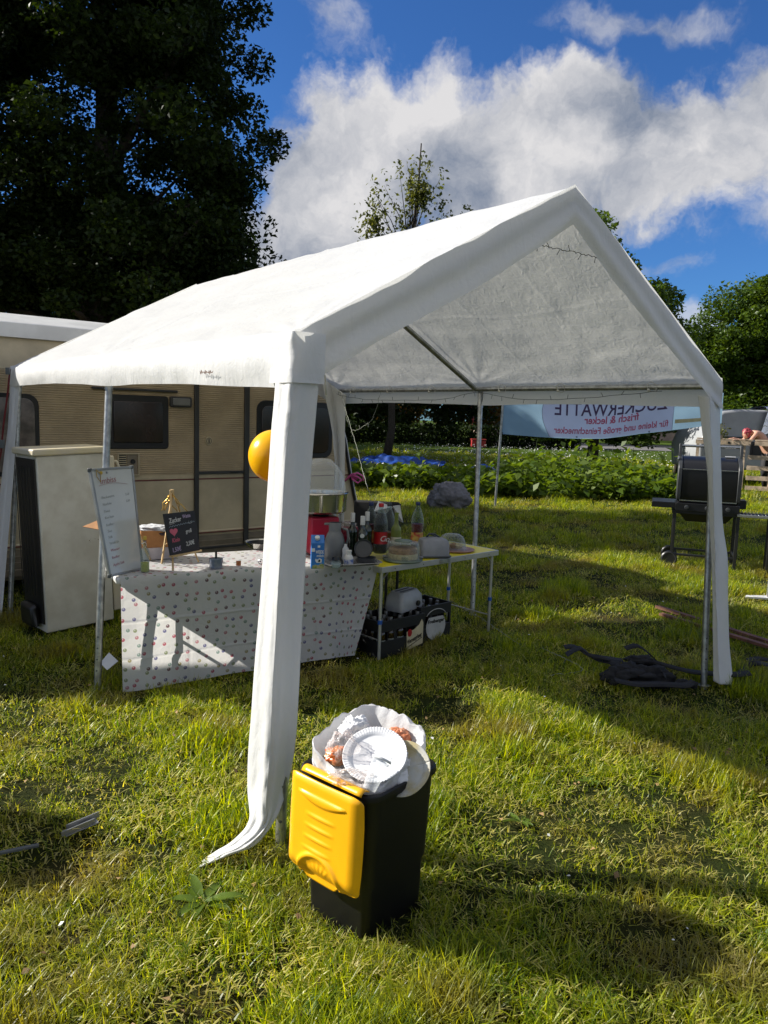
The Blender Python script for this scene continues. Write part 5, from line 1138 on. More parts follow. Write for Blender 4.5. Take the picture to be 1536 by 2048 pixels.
for i in range(4):
    for j in range(4):
        if (i+j) % 3: beer(q2(.30*(i+.5)/4, .26*(j+.5)/4, .018), 'with the white oval print')
cr3, q3 = crate(-.345, .27, .36, .26, .235, 'black beer crate half hidden behind the dotted cloth')
for i in range(5):
    for j in range(3): beer(q3(.36*(i+.5)/5, .26*(j+.5)/4, .018), 'behind the dotted cloth')
def face_pt(q, a, z, o=0.): return q(a, -.0008-o, z)
b = MB(); b.prism([(.24, .012), (.385, .035), (.385, .175), (.37, .20), (.345, .165), (.30, .14), (.235, .135)], lambda a, z, o: q1(a, -.001-o, z), 0, .0015); b.build('print_panel', M_creamlab, cr1)
ed = (q1(.4, 0, .1)-q1(0, 0, .1)).normalized()
text_mesh('lettering', 'Wernesgr\u00fcner', M_blackm, cr1, .042, q1(.245, -.0035, .050), ed+Vector((0, 0, .28)), (0, 0, 1), shear=.1, bold=.0008, fit=.135)
b = MB(); b.bar(q1(.25, -.003, .032), q1(.375, -.003, .078), .002, .004); b.build('print_line', M_blackm, cr1)
b = MB(); b.prism([(.262+.020*math.cos(k*.6283), .125+.026*math.sin(k*.6283)) for k in range(10)], lambda a, z, o: q1(a, -.0026-o, z), 0, .001); b.build('print_crest', M_redlab, cr1)
b = MB(); b.prism([(.15+.095*math.cos(k*.2618), .10+.095*math.sin(k*.2618)) for k in range(24) if .10+.095*math.sin(k*.2618) < .168], lambda a, z, o: q2(a, -.001-o, z), 0, .0015); b.build('print_panel', M_whitelab, cr2)
text_mesh('lettering', 'Freiberger', M_blackm, cr2, .034, q2(.07, -.0035, .128), ed, (0, 0, 1), bold=.001, fit=.16)
b = MB(); b.tube([q2(.15+.10*math.cos(R(20+k*14)), -.004, .16+.062*math.sin(R(20+k*14))) for k in range(11)], .003, 4); b.build('print_arch', M_whitelab, cr2)
q = yt(.40, .20, .236); dv = thing('toaster', q, 'white grey toaster on the crates under the yellow table', 'toaster', YA+.2)
LR2 = Matrix.Rotation(YA+.2, 3, 'Z')
b = MB(); loft(b, [(.125, .07, .02, 0), (.13, .075, .025, .02), (.125, .07, .03, .09), (.10, .05, .03, .125)], lambda x, y, z: q+LR2 @ Vector((x, y, z))); b.f.append(tuple(range(len(b.v)-32, len(b.v)))); b.m.append(0); b.build('housing', mat('pale_grey_plastic', (.32, .33, .34), .4), dv, smooth=40)
for w_ in (-.02, .02): b = MB(); b.box(q+LR2 @ Vector((0, w_, .126)), (.15, .014, .004), YA+.2); b.build('slot', M_blackm, dv)
b = MB(); b.lathe([(0, 0), (.018, 0), (.018, .012), (0, .014)], q+LR2 @ Vector((.05, -.075, .04)), 16, axis=LR2 @ Vector((0, -1, 0))); b.build('knob', M_blackm, dv, smooth=40)
b = MB(); b.tube([q+LR2 @ Vector((.13, 0, .03)), q+LR2 @ Vector((.2, .02, -.05)), q+LR2 @ Vector((.24, .05, -.2)), q+LR2 @ Vector((.3, .1, -.25))], .003, 5); b.build('cord', M_blackm, dv, smooth=True)
# black chair behind the tables
cx, cy = -.10, 5.72; ch = thing('folding_chair', (cx, cy, 0), 'black padded folding chair behind the bottles with white papers on its backrest', 'chair', R(-15))
LC = Matrix.Rotation(R(-15), 3, 'Z')
def cc0(x, y, z): return Vector((cx, cy, 0))+LC @ Vector((x, y, z))
b = MB(); b.box(cc0(0, 0, .40), (.38, .36, .04), R(-15)); b.build('seat', M_blackm, ch, bevel=.01)
b = MB(); b.box(cc0(0, .19, .72), (.36, .035, .26), R(-15)); b.build('backrest', mat('black_fabric', (.012, .012, .014), .9), ch, bevel=.03, seg=3)
for x, y, zt_ in ((-.18, -.16, .4), (.18, -.16, .4), (-.18, .18, .84), (.18, .18, .84)): b = MB(); b.tube([cc0(x, y, 0), cc0(x, y, zt_)], .011, 8); b.build('leg', M_blackm, ch, smooth=50)
for pts, lab in (([(748, 1022), (757, 1002), (786, 1014), (770, 1028)], 'white paper sheet lying on top of the black chair back'), ([(786, 1012), (800, 1010), (806, 1045), (793, 1038)], 'white paper strip hanging over the right side of the black chair back')):
    b = MB(); b.quadbox([at(x, y, 5.66+.04*k) for k, (x, y) in enumerate(pts)], .004); tag(b.build('paper', M_plate, None), lab, 'paper')
# white tag by the table leg
b = MB(); b.quadbox([at(200, 1326, 4.05), at(214, 1340, 4.02), at(236, 1322, 4.05), at(218, 1305, 4.08)], .004); tag(b.build('card', M_plate, None), 'white square card leaning in the grass under the left end of the table', 'card')

# ------------------------------------------------------------------ light strings
M_wire = mat('dark_green_wire', (.022, .025, .020), .6); M_wirep = mat('clear_wire', (.30, .32, .25), .4); M_bulb = mat('clear_bulb', (.35, .35, .33), .2, spec=.8)
def lightstring(pts, label, m, nb_=16, hang=(0, 0, -1), name='light_string', bl_=.030, th=.0017, seed=1):
    pts = [Vector(p) for p in pts]; root = thing(name, pts[0], label, 'light string', group='unlit fairy lights of the tent'); rnd = random.Random(seed)
    n = 40; P_ = [catm(pts, i/n)+Vector((rnd.uniform(-.004, .004), 0, rnd.uniform(-.004, .004))) for i in range(n+1)]
    b = MB(); b.tube(P_, th, 5); b.build('wire', m, root, smooth=True)
    for k in range(nb_):
        p = catm(pts, (k+.5)/nb_); d = Vector((rnd.uniform(-.6, .6), rnd.uniform(-.4, .4), rnd.choice((-1, -1, .8)))).normalized(); b = MB(); b.tube([p, p+d*bl_*.75, p+d*bl_], [th*.9, th*.9, th*1.1], 5); b.build('bulb', m if m is M_wire else M_bulb, root)
    return root
lightstring([tp(.975, .985, 1.72), tp(.96, .93, 1.69), tp(.96, .84, 1.655), tp(.965, .72, 1.65), tp(.97, .58, 1.66), tp(.975, .49, 1.71), tp(.965, .40, 1.67), tp(.965, .30, 1.655), tp(.965, .18, 1.68), tp(.97, .08, 1.71)], 'long dark fairy light wire drooping along the far eave beam', M_wire, 30)
lightstring([tp(.30, .045, 2.18), tp(.5, .05, 2.235), tp(.62, .05, 2.24), tp(.79, .045, 2.18)], 'short dark fairy light wire crossing under the front roof peak', M_wire, 5, seed=3) if False else lightstring([at(1068, 487, 3.62), at(1110, 497, 3.68), at(1150, 505, 3.75), at(1200, 516, 3.82)], 'short dark fairy light wire crossing under the front roof peak', M_wire, 6, seed=3)
lightstring([at(676, 775, 6.9), at(694, 830, 6.6), at(716, 905, 6.2), at(735, 975, 5.9), at(750, 1002, 5.8)], 'pale fairy light wire hanging diagonally from the back corner to the chair', M_wirep, 12, seed=4, bl_=.03)
lightstring([at(762, 782, 6.7), at(748, 830, 6.7), at(735, 848, 6.7), at(705, 860, 6.8), at(692, 830, 6.9), at(690, 790, 6.9)], 'loop of pale fairy light wire hanging below the far valance', M_wirep, 9, seed=5, bl_=.03)
lightstring([atz(895, 1198, .02), atz(935, 1222, .05), atz(965, 1238, .03), atz(1000, 1262, .04), atz(1040, 1290, .02)], 'pale fairy light wire lying in the grass behind the yellow table leg', M_wirep, 7, seed=6)
lightstring([atz(705, 1272, .02), atz(740, 1285, .04), atz(772, 1296, .03), atz(800, 1300, .03)], 'pale wire lying in the grass between cloth and yellow table', M_wirep, 3, seed=7)
lightstring([atz(1085, 1296, .02), atz(1110, 1308, .03), atz(1132, 1318, .04), atz(1165, 1340, .03), atz(1100, 1350, .02)], 'thin pale wire curling in the grass left of the black straps', M_wirep, 3, seed=8)
# pink ribbon knot
pkn = thing('glove', at(710, 955, 8.0), 'pink rubber gloves hung at the rear corner of the caravan', 'gloves')
M_pk = mat('pink_rubber', (.62, .10, .30), .4)
crumple('palm', at(704, 954, 8.0), (.055, .02, .03), M_pk, None, None, 61, .4, 20).parent = None
o = bpy.data.objects[-1] if False else [x for x in bpy.data.objects if x.name == 'palm'][0]
o.parent = pkn; o.data.transform(Matrix.Translation(-pkn.location))
for k, (pts) in enumerate([[(700, 950), (715, 946), (726, 952), (727, 962)], [(704, 958), (716, 966), (722, 960)], [(690, 962), (700, 952), (712, 948)], [(706, 950), (718, 955), (724, 962)]]):
    b = MB(); b.tube([at(x, y, 7.96) for x, y in pts], .012, 8, flat=.6); b.build('finger', M_pk, pkn, smooth=True)
b = MB(); b.tube([at(690, 972, 8.05), at(706, 960, 8.0), at(716, 944, 8.0)], .004, 5); b.build('cord', M_blackm, pkn)

# ------------------------------------------------------------------ banner
BN = thing('banner', (1.934, 13.17, 0), 'light blue printed cloth banner seen from behind between grey poles', 'banner')
bl0 = Vector((1.97, 13.17, 0)); bdir = Vector((4.17, .9, 0)); BLN = bdir.length; bdir.normalize(); bnr = Vector((bdir.y, -bdir.x, 0))
b = MB(); b.tube([(1.934, 13.17, 0), (1.985, 13.17, 1.92)], .022, 10); b.build('pole', M_steel, BN, smooth=50)
pr_ = bl0+bdir*(BLN-.20); b = MB(); b.tube([Vector((pr_.x, pr_.y, 0)), Vector((pr_.x, pr_.y, 2.2))], .022, 10); b.build('pole', M_steel, BN, smooth=50)
zbot = lambda f: .085+1.195+(1.50-1.195)*max(0, (f-.45)/.55)**1.25 - .045*math.sin(math.pi*min(1, f/.62))
ztop = lambda f: 1.84+.30*min(1, f/.25)
def bpnt(f, k, o=0.):
    z = zbot(f)+(ztop(f)-zbot(f))*k; w_ = .03*math.sin(f*9)*(1-k)+.02*noise.noise(Vector((f*6, k*2, 3)))+.05*math.exp(-((f-.08-.1*(1-k))/.05)**2)*(1-k)
    q = bl0+bdir*(f*BLN)+bnr*(w_+o); q.z = z; return q
def cloth_m(n_, c_, v=.06): return mat(n_, c_, .75, trans=.5, var=v, vscale=4, tcol=tuple(min(1, x*1.25) for x in c_))
M_bblue = cloth_m('banner_blue', (.28, .43, .55)); M_bwhite = cloth_m('banner_white', (.62, .58, .70)); M_bsky = cloth_m('banner_sky', (.30, .47, .62))
b = MB(); b.grid(lambda i, j: bpnt(i, j), 80, 24); b.build('banner_cloth', M_bblue, BN, smooth=True)
b = MB(); b.grid(lambda i, j: bpnt(.205-.035*math.sin(j*3.0)*(1)+.56*i+(.035*math.sin(j*3.0))*i, .012+.976*j, .006), 60, 24); b.build('white_field', M_bwhite, BN, smooth=True)
M_bord = mat('grey_outline', (.20, .24, .34), .7)
for f0_, sg in ((.205, -1), (.765, 0)): b = MB(); b.tube([bpnt(f0_+sg*.035*math.sin(j/16*3.0), .012+.976*j/16, .010) for j in range(17)], .006, 4, flat=.5); b.build('outline', M_bord, BN)
b = MB(); b.grid(lambda i, j: bpnt(.775+.135*i, .17+.10*j-.02*i, .008), 20, 3); b.build('wooden_stick_print', mat('stick_print', (.55, .44, .24), .7, trans=.4), BN, smooth=True)
b = MB(); b.grid(lambda i, j: bpnt(.90+.07*i, .35+.5*j, .006), 6, 6); b.build('pale_print', M_bsky, BN, smooth=True)
M_bnavy = mat('plum_print', (.07, .035, .10), .7); M_bpink = mat('raspberry_print', (.50, .09, .17), .7)
def btext(s_, f0, f1, k, sz, m_, bold=.0):
    # mirrored: reads right to left as seen from behind
    o = text_mesh('lettering', s_, m_, BN, sz, (0, 0, 0), (1, 0, 0), (0, 0, 1), bold=bold, extrude=.001)
    me = o.data; xs = [v.co.x for v in me.vertices]; x0, x1 = min(xs), max(xs); Mi = wm(BN)
    for v in me.vertices:
        cw = Mi @ v.co; fx = (v.co.x-x0)/(x1-x0); f = f1+(f0-f1)*fx; hgt = cw.z; q = bpnt(f, (k+hgt)/(ztop(f)-zbot(f)), .012+cw.y*.2); v.co = Mi.inverted() @ q
btext('ZUCKERWATTE', .225, .735, .40, .33, M_bnavy, .003)
btext('frisch & lecker', .36, .61, .262, .185, M_bpink, .004)
btext('f\u00fcr kleine und gro\u00dfe Feinschmecker', .225, .745, .085, .165, M_bpink, .003)
for f in (.005, .33, .66, .98):
    b = MB(); b.lathe([(.008, 0), (.017, .002), (.008, .004)], bpnt(f, .03, .014), 10, cap=False, axis=bnr); b.build('eyelet', M_blackm, BN)
b = MB(); b.tube([bpnt(0, .9), Vector((1.985, 13.14, 1.90)), Vector((1.99, 13.17, 1.84))], .012, 5); b.build('tie', mat('dark_plum_tie', (.04, .01, .03), .8), BN)

# ------------------------------------------------------------------ grill
GX, GY, GA = 3.47, 8.15, R(-20.); G = thing('gas_grill', (GX, GY, 0), 'black gas grill on a wheeled cart with side shelves behind the right tent leg', 'grill', GA)
LG = Matrix.Rotation(GA, 3, 'Z')
def gp(x, y, z): return Vector((GX, GY, 0))+LG @ Vector((x, y, z))
def gbox(c_, d_, name, m, par=G, bevel=.004, rx=0.):
    b = MB(); b.box(gp(*c_), d_, LG @ Matrix.Rotation(rx, 3, 'X')); return b.build(name, m, par, bevel=bevel)
M_gb = mat('black_enamel', (.008, .008, .009), .3, spec=.5, bump=.0003); M_gs = mat('grey_cast_end', (.035, .038, .04), .4); M_chr = mat('worn_chrome', (.55, .54, .50), .25, .9)
for x, y in ((-.31, -.19), (-.31, .21), (.31, -.19), (.31, .21)): gbox((x, y, .31), (.032, .032, .62 if x > 0 else .50), 'leg', M_blackm) if x > 0 else gbox((x, y, .36), (.032, .032, .54), 'leg', M_blackm)
for y in (-.19, .21):
    b = MB(); c_ = gp(-.335, y, .085); b.lathe([(.03, -.02), (.075, -.022), (.085, -.012), (.085, .012), (.075, .022), (.03, .02)], c_, 22, cap=True, axis=LG @ Vector((0, 1, 0))); wl = b.build('wheel', M_blackm, G, smooth=35)
    b = MB(); b.lathe([(.062, -.024), (.07, -.026), (.072, -.022)], c_, 22, cap=False, axis=LG @ Vector((0, 1, 0))); b.build('wheel_rim', M_gs, wl, smooth=35)
for z, y in ((.14, -.19), (.14, .21)): gbox((0, y, z), (.60, .02, .024), 'rail', M_blackm)
for x in (-.31, .31): gbox((x, .01, .15), (.02, .38, .022), 'crossbar', M_blackm)
for x in (-.31,): gbox((x, .01, .42), (.02, .38, .02), 'crossbar', M_blackm)
gbox((0, .01, .60), (.68, .46, .035), 'frame', M_blackm)
# firebox
b = MB(); loft(b, [(.20, .15, .02, .50), (.28, .20, .03, .60), (.30, .23, .03, .72)], gp); b.build('firebox', M_gb, G, smooth=35)
gbox((0, -.25, .66), (.62, .03, .085), 'control_panel', M_gb)
for x in (-.2, 0, .2): b = MB(); b.lathe([(0, 0), (.024, 0), (.02, .022), (0, .024)], gp(x, -.265, .66), 14, axis=LG @ Vector((0, -1, 0))); b.build('knob', M_gs, G, smooth=35)
gbox((-.42, -.02, .685), (.26, .44, .03), 'side_shelf', M_gb); gbox((-.42, -.23, .67), (.26, .02, .06), 'shelf_front', M_gb)
sh_ = gbox((.46, -.10, .60), (.34, .30, .018), 'side_shelf', M_gs)
for k in range(9): gbox((.32+.035*k, -.10, .617), (.008, .30, .012), 'shelf_slat', M_chr, sh_, .001)
gbox((.46, -.258, .605), (.34, .012, .03), 'shelf_front', M_chr)
gbox((.34, .06, .70), (.10, .20, .09), 'side_burner', M_gb)
# lid: profile swept across
hood = [(-.235, .735), (-.25, .80), (-.245, 1.06), (-.20, 1.12), (-.05, 1.185), (.10, 1.19), (.20, 1.13), (.235, 1.0), (.235, .735)]
b = MB(); b.prism(hood, lambda y, z, x: gp(x, y, z), -.27, .27); lid_g = b.build('hood', M_gb, G, bevel=.008)
for x in (-.29, .29):
    b = MB(); b.prism([(y*1.05, z+(.006 if z > 1 else 0)) for y, z in hood], lambda y, z, o: gp(o, y, z), x-.02, x+.02); b.build('hood_end', M_gs, lid_g, bevel=.006)
b = MB(); b.bar(gp(-.27, -.252, 1.062), gp(.27, -.252, 1.062), .006, .006); b.build('hood_trim', M_chr, lid_g)
b = MB(); b.tube([gp(-.31, -.02, 1.30), gp(.31, -.02, 1.30)], .014, 10); b.build('hood_handle', M_chr, lid_g, smooth=40)
for x in (-.30, .30): b = MB(); b.bar(gp(x, -.05, 1.10), gp(x, -.02, 1.32), .03, .04); b.build('handle_bracket', M_gs, lid_g, bevel=.004)
b = MB(); b.lathe([(0, 0), (.03, 0), (.032, .012), (0, .016)], gp(-.312, -.14, 1.16), 14, axis=LG @ Vector((-1, 0, 0))); b.build('thermometer', M_chr, lid_g, smooth=35)
gbox((.20, .0, 1.20), (.10, .07, .008), 'sticker', M_cartw, lid_g, 0)
gbox((0, 0, .728), (.56, .44, .012), 'grate', M_chr, G, 0)
for x, y in ((.62, -.18), (.62, .0)): gbox((x, y, .30), (.026, .026, .60), 'leg', M_blackm)
gbox((.62, -.09, .18), (.02, .18, .02), 'crossbar', M_blackm)

# ------------------------------------------------------------------ ground clutter
M_plank = mat('red_brown_plank', (.15, .065, .045), .7, var=.35, vscale=9, bump=.001)
for k, (a_, c_, lab) in enumerate([((1314, 1213), (1546, 1286), 'reddish brown slat lying in the grass, upper of the two'), ((1322, 1228), (1546, 1296), 'reddish brown slat lying in the grass, lower of the two')]):
    p0, p1 = atz(*a_, .03), atz(*c_, .03); b = MB(); b.bar(p0, p0+(p1-p0)*1.3, .045, .022); tag(b.build('plank', M_plank, None, bevel=.002), lab, 'plank', 'slats lying in the grass')
M_strap = mat('black_webbing', (.008, .008, .009), .85, bump=.001, bscale=200)
stp = thing('carrying_straps', atz(1270, 1350), 'tangled heap of black carrying straps and bags in the grass by the right tent leg', 'straps')
def sp_(x, y, z=.03): return atz(x, y, z)
for pts in ([(1128, 1303), (1150, 1302), (1175, 1318), (1210, 1325), (1245, 1330)], [(1132, 1318), (1160, 1305), (1190, 1326), (1240, 1336)], [(1300, 1330), (1340, 1342), (1380, 1352), (1420, 1356), (1470, 1358), (1500, 1355)], [(1250, 1305), (1275, 1300), (1300, 1318), (1320, 1340), (1330, 1365)], [(1230, 1370), (1270, 1378), (1320, 1378), (1370, 1380), (1385, 1372)], [(1480, 1356), (1495, 1340), (1515, 1335), (1540, 1340)], [(1495, 1330), (1520, 1326), (1550, 1332)]):
    P_ = [sp_(x, y, .02+.035*random.random()) for x, y in pts]; Q = [catm(P_, i/24) for i in range(25)]; b = MB(); [b.add([a_+w_ for a_ in Q for w_ in (Vector((0, -.03, .022)), Vector((0, .03, .03)), Vector((0, .03, .034)), Vector((0, -.03, .026)))], [(4*i+j, 4*i+(j+1) % 4, 4*i+4+(j+1) % 4, 4*i+4+j) for i in range(24) for j in range(4)])]; b.build('strap', M_strap, stp, smooth=True)
for k, (x, y, r3) in enumerate([(1262, 1345, (.12, .10, .09)), (1300, 1352, (.13, .09, .08)), (1232, 1352, (.08, .07, .07)), (1370, 1368, (.06, .04, .035)), (1282, 1322, (.09, .05, .05))]):
    o = crumple('pouch', sp_(x, y, .045), (r3[0], r3[1], r3[2]*.6), M_strap, None, None, 70+k, .5, 22); o.parent = stp; o.data.transform(Matrix.Translation(-stp.location))
b = MB(); c_ = at(1320, 1350, 4.30); b.tube([c_+Vector((.03*math.cos(R(20+k*14)), 0, .024*math.sin(R(20+k*14)))) for k in range(12)], .003, 6); b.build('wire_hook', M_chr, stp, smooth=True)
q = atz(160, 1655, .015); mt = thing('metal_bracket', q, 'grey metal bracket lying in the grass at the left', 'bracket')
b = MB(); p0, p1 = atz(128, 1668, .02), atz(194, 1640, .035); b.bar(p0, p1, .045, .004); b.build('plate', M_bframe, mt, bevel=.001)
b = MB(); up_ = Vector((0, 0, .012)); b.bar(p0+up_+Vector((0, .02, 0)), p1+up_+Vector((0, .02, 0)), .004, .02); b.bar(p0+Vector((0, -.02, .01)), p1+Vector((0, -.02, .01)), .004, .016); b.build('flange', M_bframe, mt)
b = MB(); b.bar(p0.lerp(p1, .5)+up_*.5, p0.lerp(p1, .9)+up_*.5, .012, .008); b.build('hook', M_chr, mt)
b = MB(); b.bar(atz(-30, 1712, .02), atz(78, 1690, .02), .014, .010); tag(b.build('metal_bar', M_plug, None, bevel=.002), 'flat dark bar in the shaded grass at the left edge', 'bar')
crumple('boulder', Vector((1.10, 12.85, .17)), (.34, .24, .26), mat('grey_stone', (.17, .165, .17), .9, var=.35, vscale=5, bump=.02, bscale=9), 'dark grey boulder in the lawn in front of the undergrowth', 'rock', 81, .35, 40)
M_tarp = mat('blue_tarpaulin', (.006, .055, .30), .5, var=.25, vscale=2, bump=.01, bscale=6)
tarp = thing('blue_tarpaulin', (.3, 23.4, 0), 'crumpled bright blue tarpaulin lying across the shaded far lawn', 'tarpaulin')
b = MB(); b.grid(lambda i, j: (-1.1+3.0*i, 22.6+1.6*j, max(.02, .34*math.sin(math.pi*i)**.7*(math.sin(math.pi*j))*(.55+.9*noise.noise(Vector((i*4, j*3, 2))))+.10*noise.noise(Vector((i*14, j*8, 5)))+.12)), 70, 40); b.build('main_sheet', M_tarp, tarp, smooth=True)
b = MB(); b.grid(lambda i, j: (2.4+1.1*i, 22.4+.9*j, max(.02, .28*math.sin(math.pi*i)*math.sin(math.pi*j)*(.6+.8*noise.noise(Vector((i*3, j*3, 9)))))), 30, 20); b.build('loose_corner', M_tarp, tarp, smooth=True)
wp = thing('white_panel', (4.1, 6.9, 0), 'white flat panel lying in the grass at the right edge', 'panel')
b = MB(); p0 = atz(1490, 1193, .03); b.quadbox([p0, p0+Vector((.9, -.12, 0)), p0+Vector((.95, .12, 0)), p0+Vector((.04, .06, 0))], .015); b.build('sheet', M_cartw, wp); b = MB(); b.tube([atz(1534, 1200, 0), atz(1534, 1200, 0)+Vector((0, 0, .42))], .008, 8); b.build('post', M_steel, wp)
rb_ = thing('red_box', (4.6, 42.3, 0), 'small red box standing at the foot of the trimmed hedge', 'box'); q = at(957, 878, 42.3)
b = MB(); b.box((q.x, 42.3, .22), (.78, .5, .36)); b.build('tub', mat('dull_red', (.35, .02, .02), .5), rb_, bevel=.02); b = MB(); b.box((q.x, 42.3, .45), (.84, .56, .05)); b.build('cover', mat('dull_red_rim', (.42, .04, .03), .5), rb_, bevel=.01)
q = at(945, 850, 44.5); rp = thing('signpost', (q.x, 44.5, 0), 'thin red post standing behind the trimmed hedge', 'post'); b = MB(); b.tube([(q.x, 44.5, 0), (q.x, 44.5, 2.6)], .06, 8); b.build('shaft', mat('red_post', (.3, .03, .03), .5), rp); b = MB(); b.box((q.x, 44.45, 2.4), (.5, .05, .5)); b.build('sign_plate', bpy.data.materials['dull_red'], rp)

# ------------------------------------------------------------------ far camper, pallets and person
KX, KY = 9.9, 20.6; M_kg = mat('grey_camper_paint', (.34, .35, .36), .4, var=.12, vscale=1.5); M_kd = mat('dark_camper_window', (.025, .028, .032), .15)
kp = thing('camper', (KX, KY, 0), 'grey camper trailer with a shiny silver cover at the right edge of the photo', 'camper')
def side(y): return y
body = [(8.25, .42), (8.2, 1.05), (8.38, 1.50), (8.75, 1.93), (9.2, 2.0), (14.5, 2.0), (14.9, 1.6), (14.9, .42)]
b = MB(); b.prism(body, lambda x, z, y: (x, y, z), 20.0, 22.0); b.build('body', M_kg, kp, bevel=.06, seg=3)
b = MB(); b.box((11.5, 19.985, 1.27), (6.2, .03, .035)); b.build('trim_line', M_kd, kp)
for x0 in (9.55, 12.2): b = MB(); b.prism(rrect(x0, x0+1.15, .78, 1.17, .06), lambda x, z, y: (x, y, z), 19.97, 20.0); f = b.build('window', M_blackm, kp); b = MB(); b.prism(rrect(x0+.05, x0+1.10, .82, 1.13, .04), lambda x, z, y: (x, y, z), 19.955, 19.972); b.build('pane', M_kd, f)
for x in (10.3, 12.9): b = MB(); b.lathe([(0, -.1), (.3, -.1), (.33, 0), (.3, .1), (0, .1)], (x, 20.15, .33), 20, axis=(0, 1, 0)); b.build('wheel', M_black, kp, smooth=35)
sc_ = thing('silver_cover', (11.8, 20.4, 2.0), 'shiny silver sheet draped over the end of the grey camper', 'cover')
b = MB()
def scov(i, j):
    x = 9.75+4.4*i+.25*(1-j)*(i < .1); 
    if j < .5: y = 21.6-1.75*(j*2); z = 2.08
    else: y = 19.85-.06*math.sin(i*20); z = 2.08-.72*(j-.5)*2*(1-.15*math.sin(i*9))
    return (x-.10*(j > .5)*(j-.5), y, z+.06*noise.noise(Vector((i*7, j*5, 2)))+.03*noise.noise(Vector((i*25, j*9, 4)))-.05*(j > .45)*(j < .55))
b.grid(scov, 70, 50); b.build('sheet', mat('silver_foil', (.72, .73, .75), .22, .75, bump=.02, bscale=7), sc_, smooth=True)
M_pal = mat('weathered_wood', (.44, .34, .24), .8, var=.35, vscale=7, bump=.002)
pal = thing('pallet_wall', (9.0, 18.1, 0), 'weathered wooden pallets stacked upright as a counter at the right edge', 'pallets')
px0 = 7.45
for z in (1.16, .83, .58, .34, .10):
    for k in range(3):
        x0 = px0+(1.05 if z < 1 else 0)+k*1.3*(1 if z > 1 else .8)
        b = MB(); b.box((x0+.62, 18.0+.02*k, z), (1.22 if z > 1 else .98, .03, .10)); b.build('board', M_pal, pal)
for k in range(5): b = MB(); b.box((px0+1.08+k*.62, 18.06, .60), (.09, .08, 1.10)); b.build('post', M_pal, pal)
for k in range(3): b = MB(); b.box((px0+.65+k*1.3, 18.2, 1.235), (1.24, .40, .03)); b.build('shelf_board', M_pal, pal)
for k in range(7): b = MB(); b.box((px0+.25+k*.5, 17.98, 1.16), (.05, .006, .05)); b.build('nail_block', M_blackm, pal)
for x in (px0+.06, px0+.55): b = MB(); b.box((x, 18.2, .60), (.07, .07, 1.2)); b.build('post', M_pal, pal)
pal.rotation_euler = (0, 0, R(-24))
tr_ = thing('paddling_pool', (10.2, 17.4, 0), 'low round white tub with a dark rim in front of the pallets', 'tub')
b = MB(); b.lathe([(0, .02), (1.15, .02), (1.25, .10), (1.28, .26), (1.24, .26), (1.1, .10), (0, .08)], (10.15, 17.2, 0), 48, cap=False); b.build('basin', M_cartw, tr_, smooth=35)
b = MB(); b.lathe([(1.24, .255), (1.32, .27), (1.33, .30), (1.24, .31), (1.22, .27)], (10.15, 17.2, 0), 48, cap=False); b.build('rim', M_kd, tr_, smooth=35)
# person leaning forward over the pallets
M_skin = mat('warm_skin', (.58, .32, .22), .5, var=.08, trans=.05); M_hair = mat('red_dyed_hair', (.32, .03, .05), .6, var=.4, vscale=30, bump=.004); M_top = mat('black_bottoms', (.02, .02, .024), .8)  # skin is one warm tone, varied slightly by noise
pr = thing('person', (9.15, 18.75, 0), 'person with red hair and bare back bending over the pallet counter with outstretched arms', 'person')
def skin(name, verts, edges, radii, m, root=0, lv=2):
    me = bpy.data.meshes.new(name); me.from_pydata([Vector(v)-pr.location for v in verts], edges, []); o = bpy.data.objects.new(name, me); col.objects.link(o); o.parent = pr
    sk = o.modifiers.new('skin', 'SKIN'); sk.use_smooth_shade = True
    for i, r_ in enumerate(radii): dd = me.skin_vertices[0].data[i]; dd.radius = (r_, r_) if not isinstance(r_, tuple) else r_; dd.use_root = (i == root)
    s_ = o.modifiers.new('sub', 'SUBSURF'); s_.levels = lv; s_.render_levels = lv; me.materials.append(m); return o
PX, PY = 9.35, 18.62
V_ = [(PX, PY, 1.02), (PX-.14, PY, 1.20), (PX-.30, PY-.02, 1.36), (PX-.42, PY-.03, 1.42), (PX-.50, PY-.04, 1.42), (PX-.58, PY-.05, 1.40),
      (PX-.43, PY-.20, 1.40), (PX-.62, PY-.27, 1.20), (PX-.86, PY-.32, 1.22), (PX-.94, PY-.33, 1.24),
      (PX-.42, PY+.14, 1.40), (PX-.60, PY+.16, 1.20), (PX-.84, PY+.02, 1.25), (PX-.92, PY-.02, 1.26),
      (PX+.0, PY-.10, .88), (PX-.03, PY-.11, .47), (PX+.03, PY-.11, .07), (PX-.12, PY-.11, .03), (PX+.0, PY+.10, .88), (PX-.03, PY+.11, .47), (PX+.03, PY+.11, .07), (PX-.12, PY+.11, .03)]
E1 = [(0, 1), (1, 2), (2, 3), (3, 4), (4, 5), (3, 6), (6, 7), (7, 8), (8, 9), (3, 10), (10, 11), (11, 12), (12, 13), (0, 14), (14, 15), (15, 16), (16, 17), (0, 18), (18, 19), (19, 20), (20, 21)]
skin('body', V_, E1, [.15, .13, .145, .13, .06, .055, .055, .042, .032, .028, .055, .042, .032, .028, .095, .065, .045, .03, .095, .065, .045, .03], M_skin)
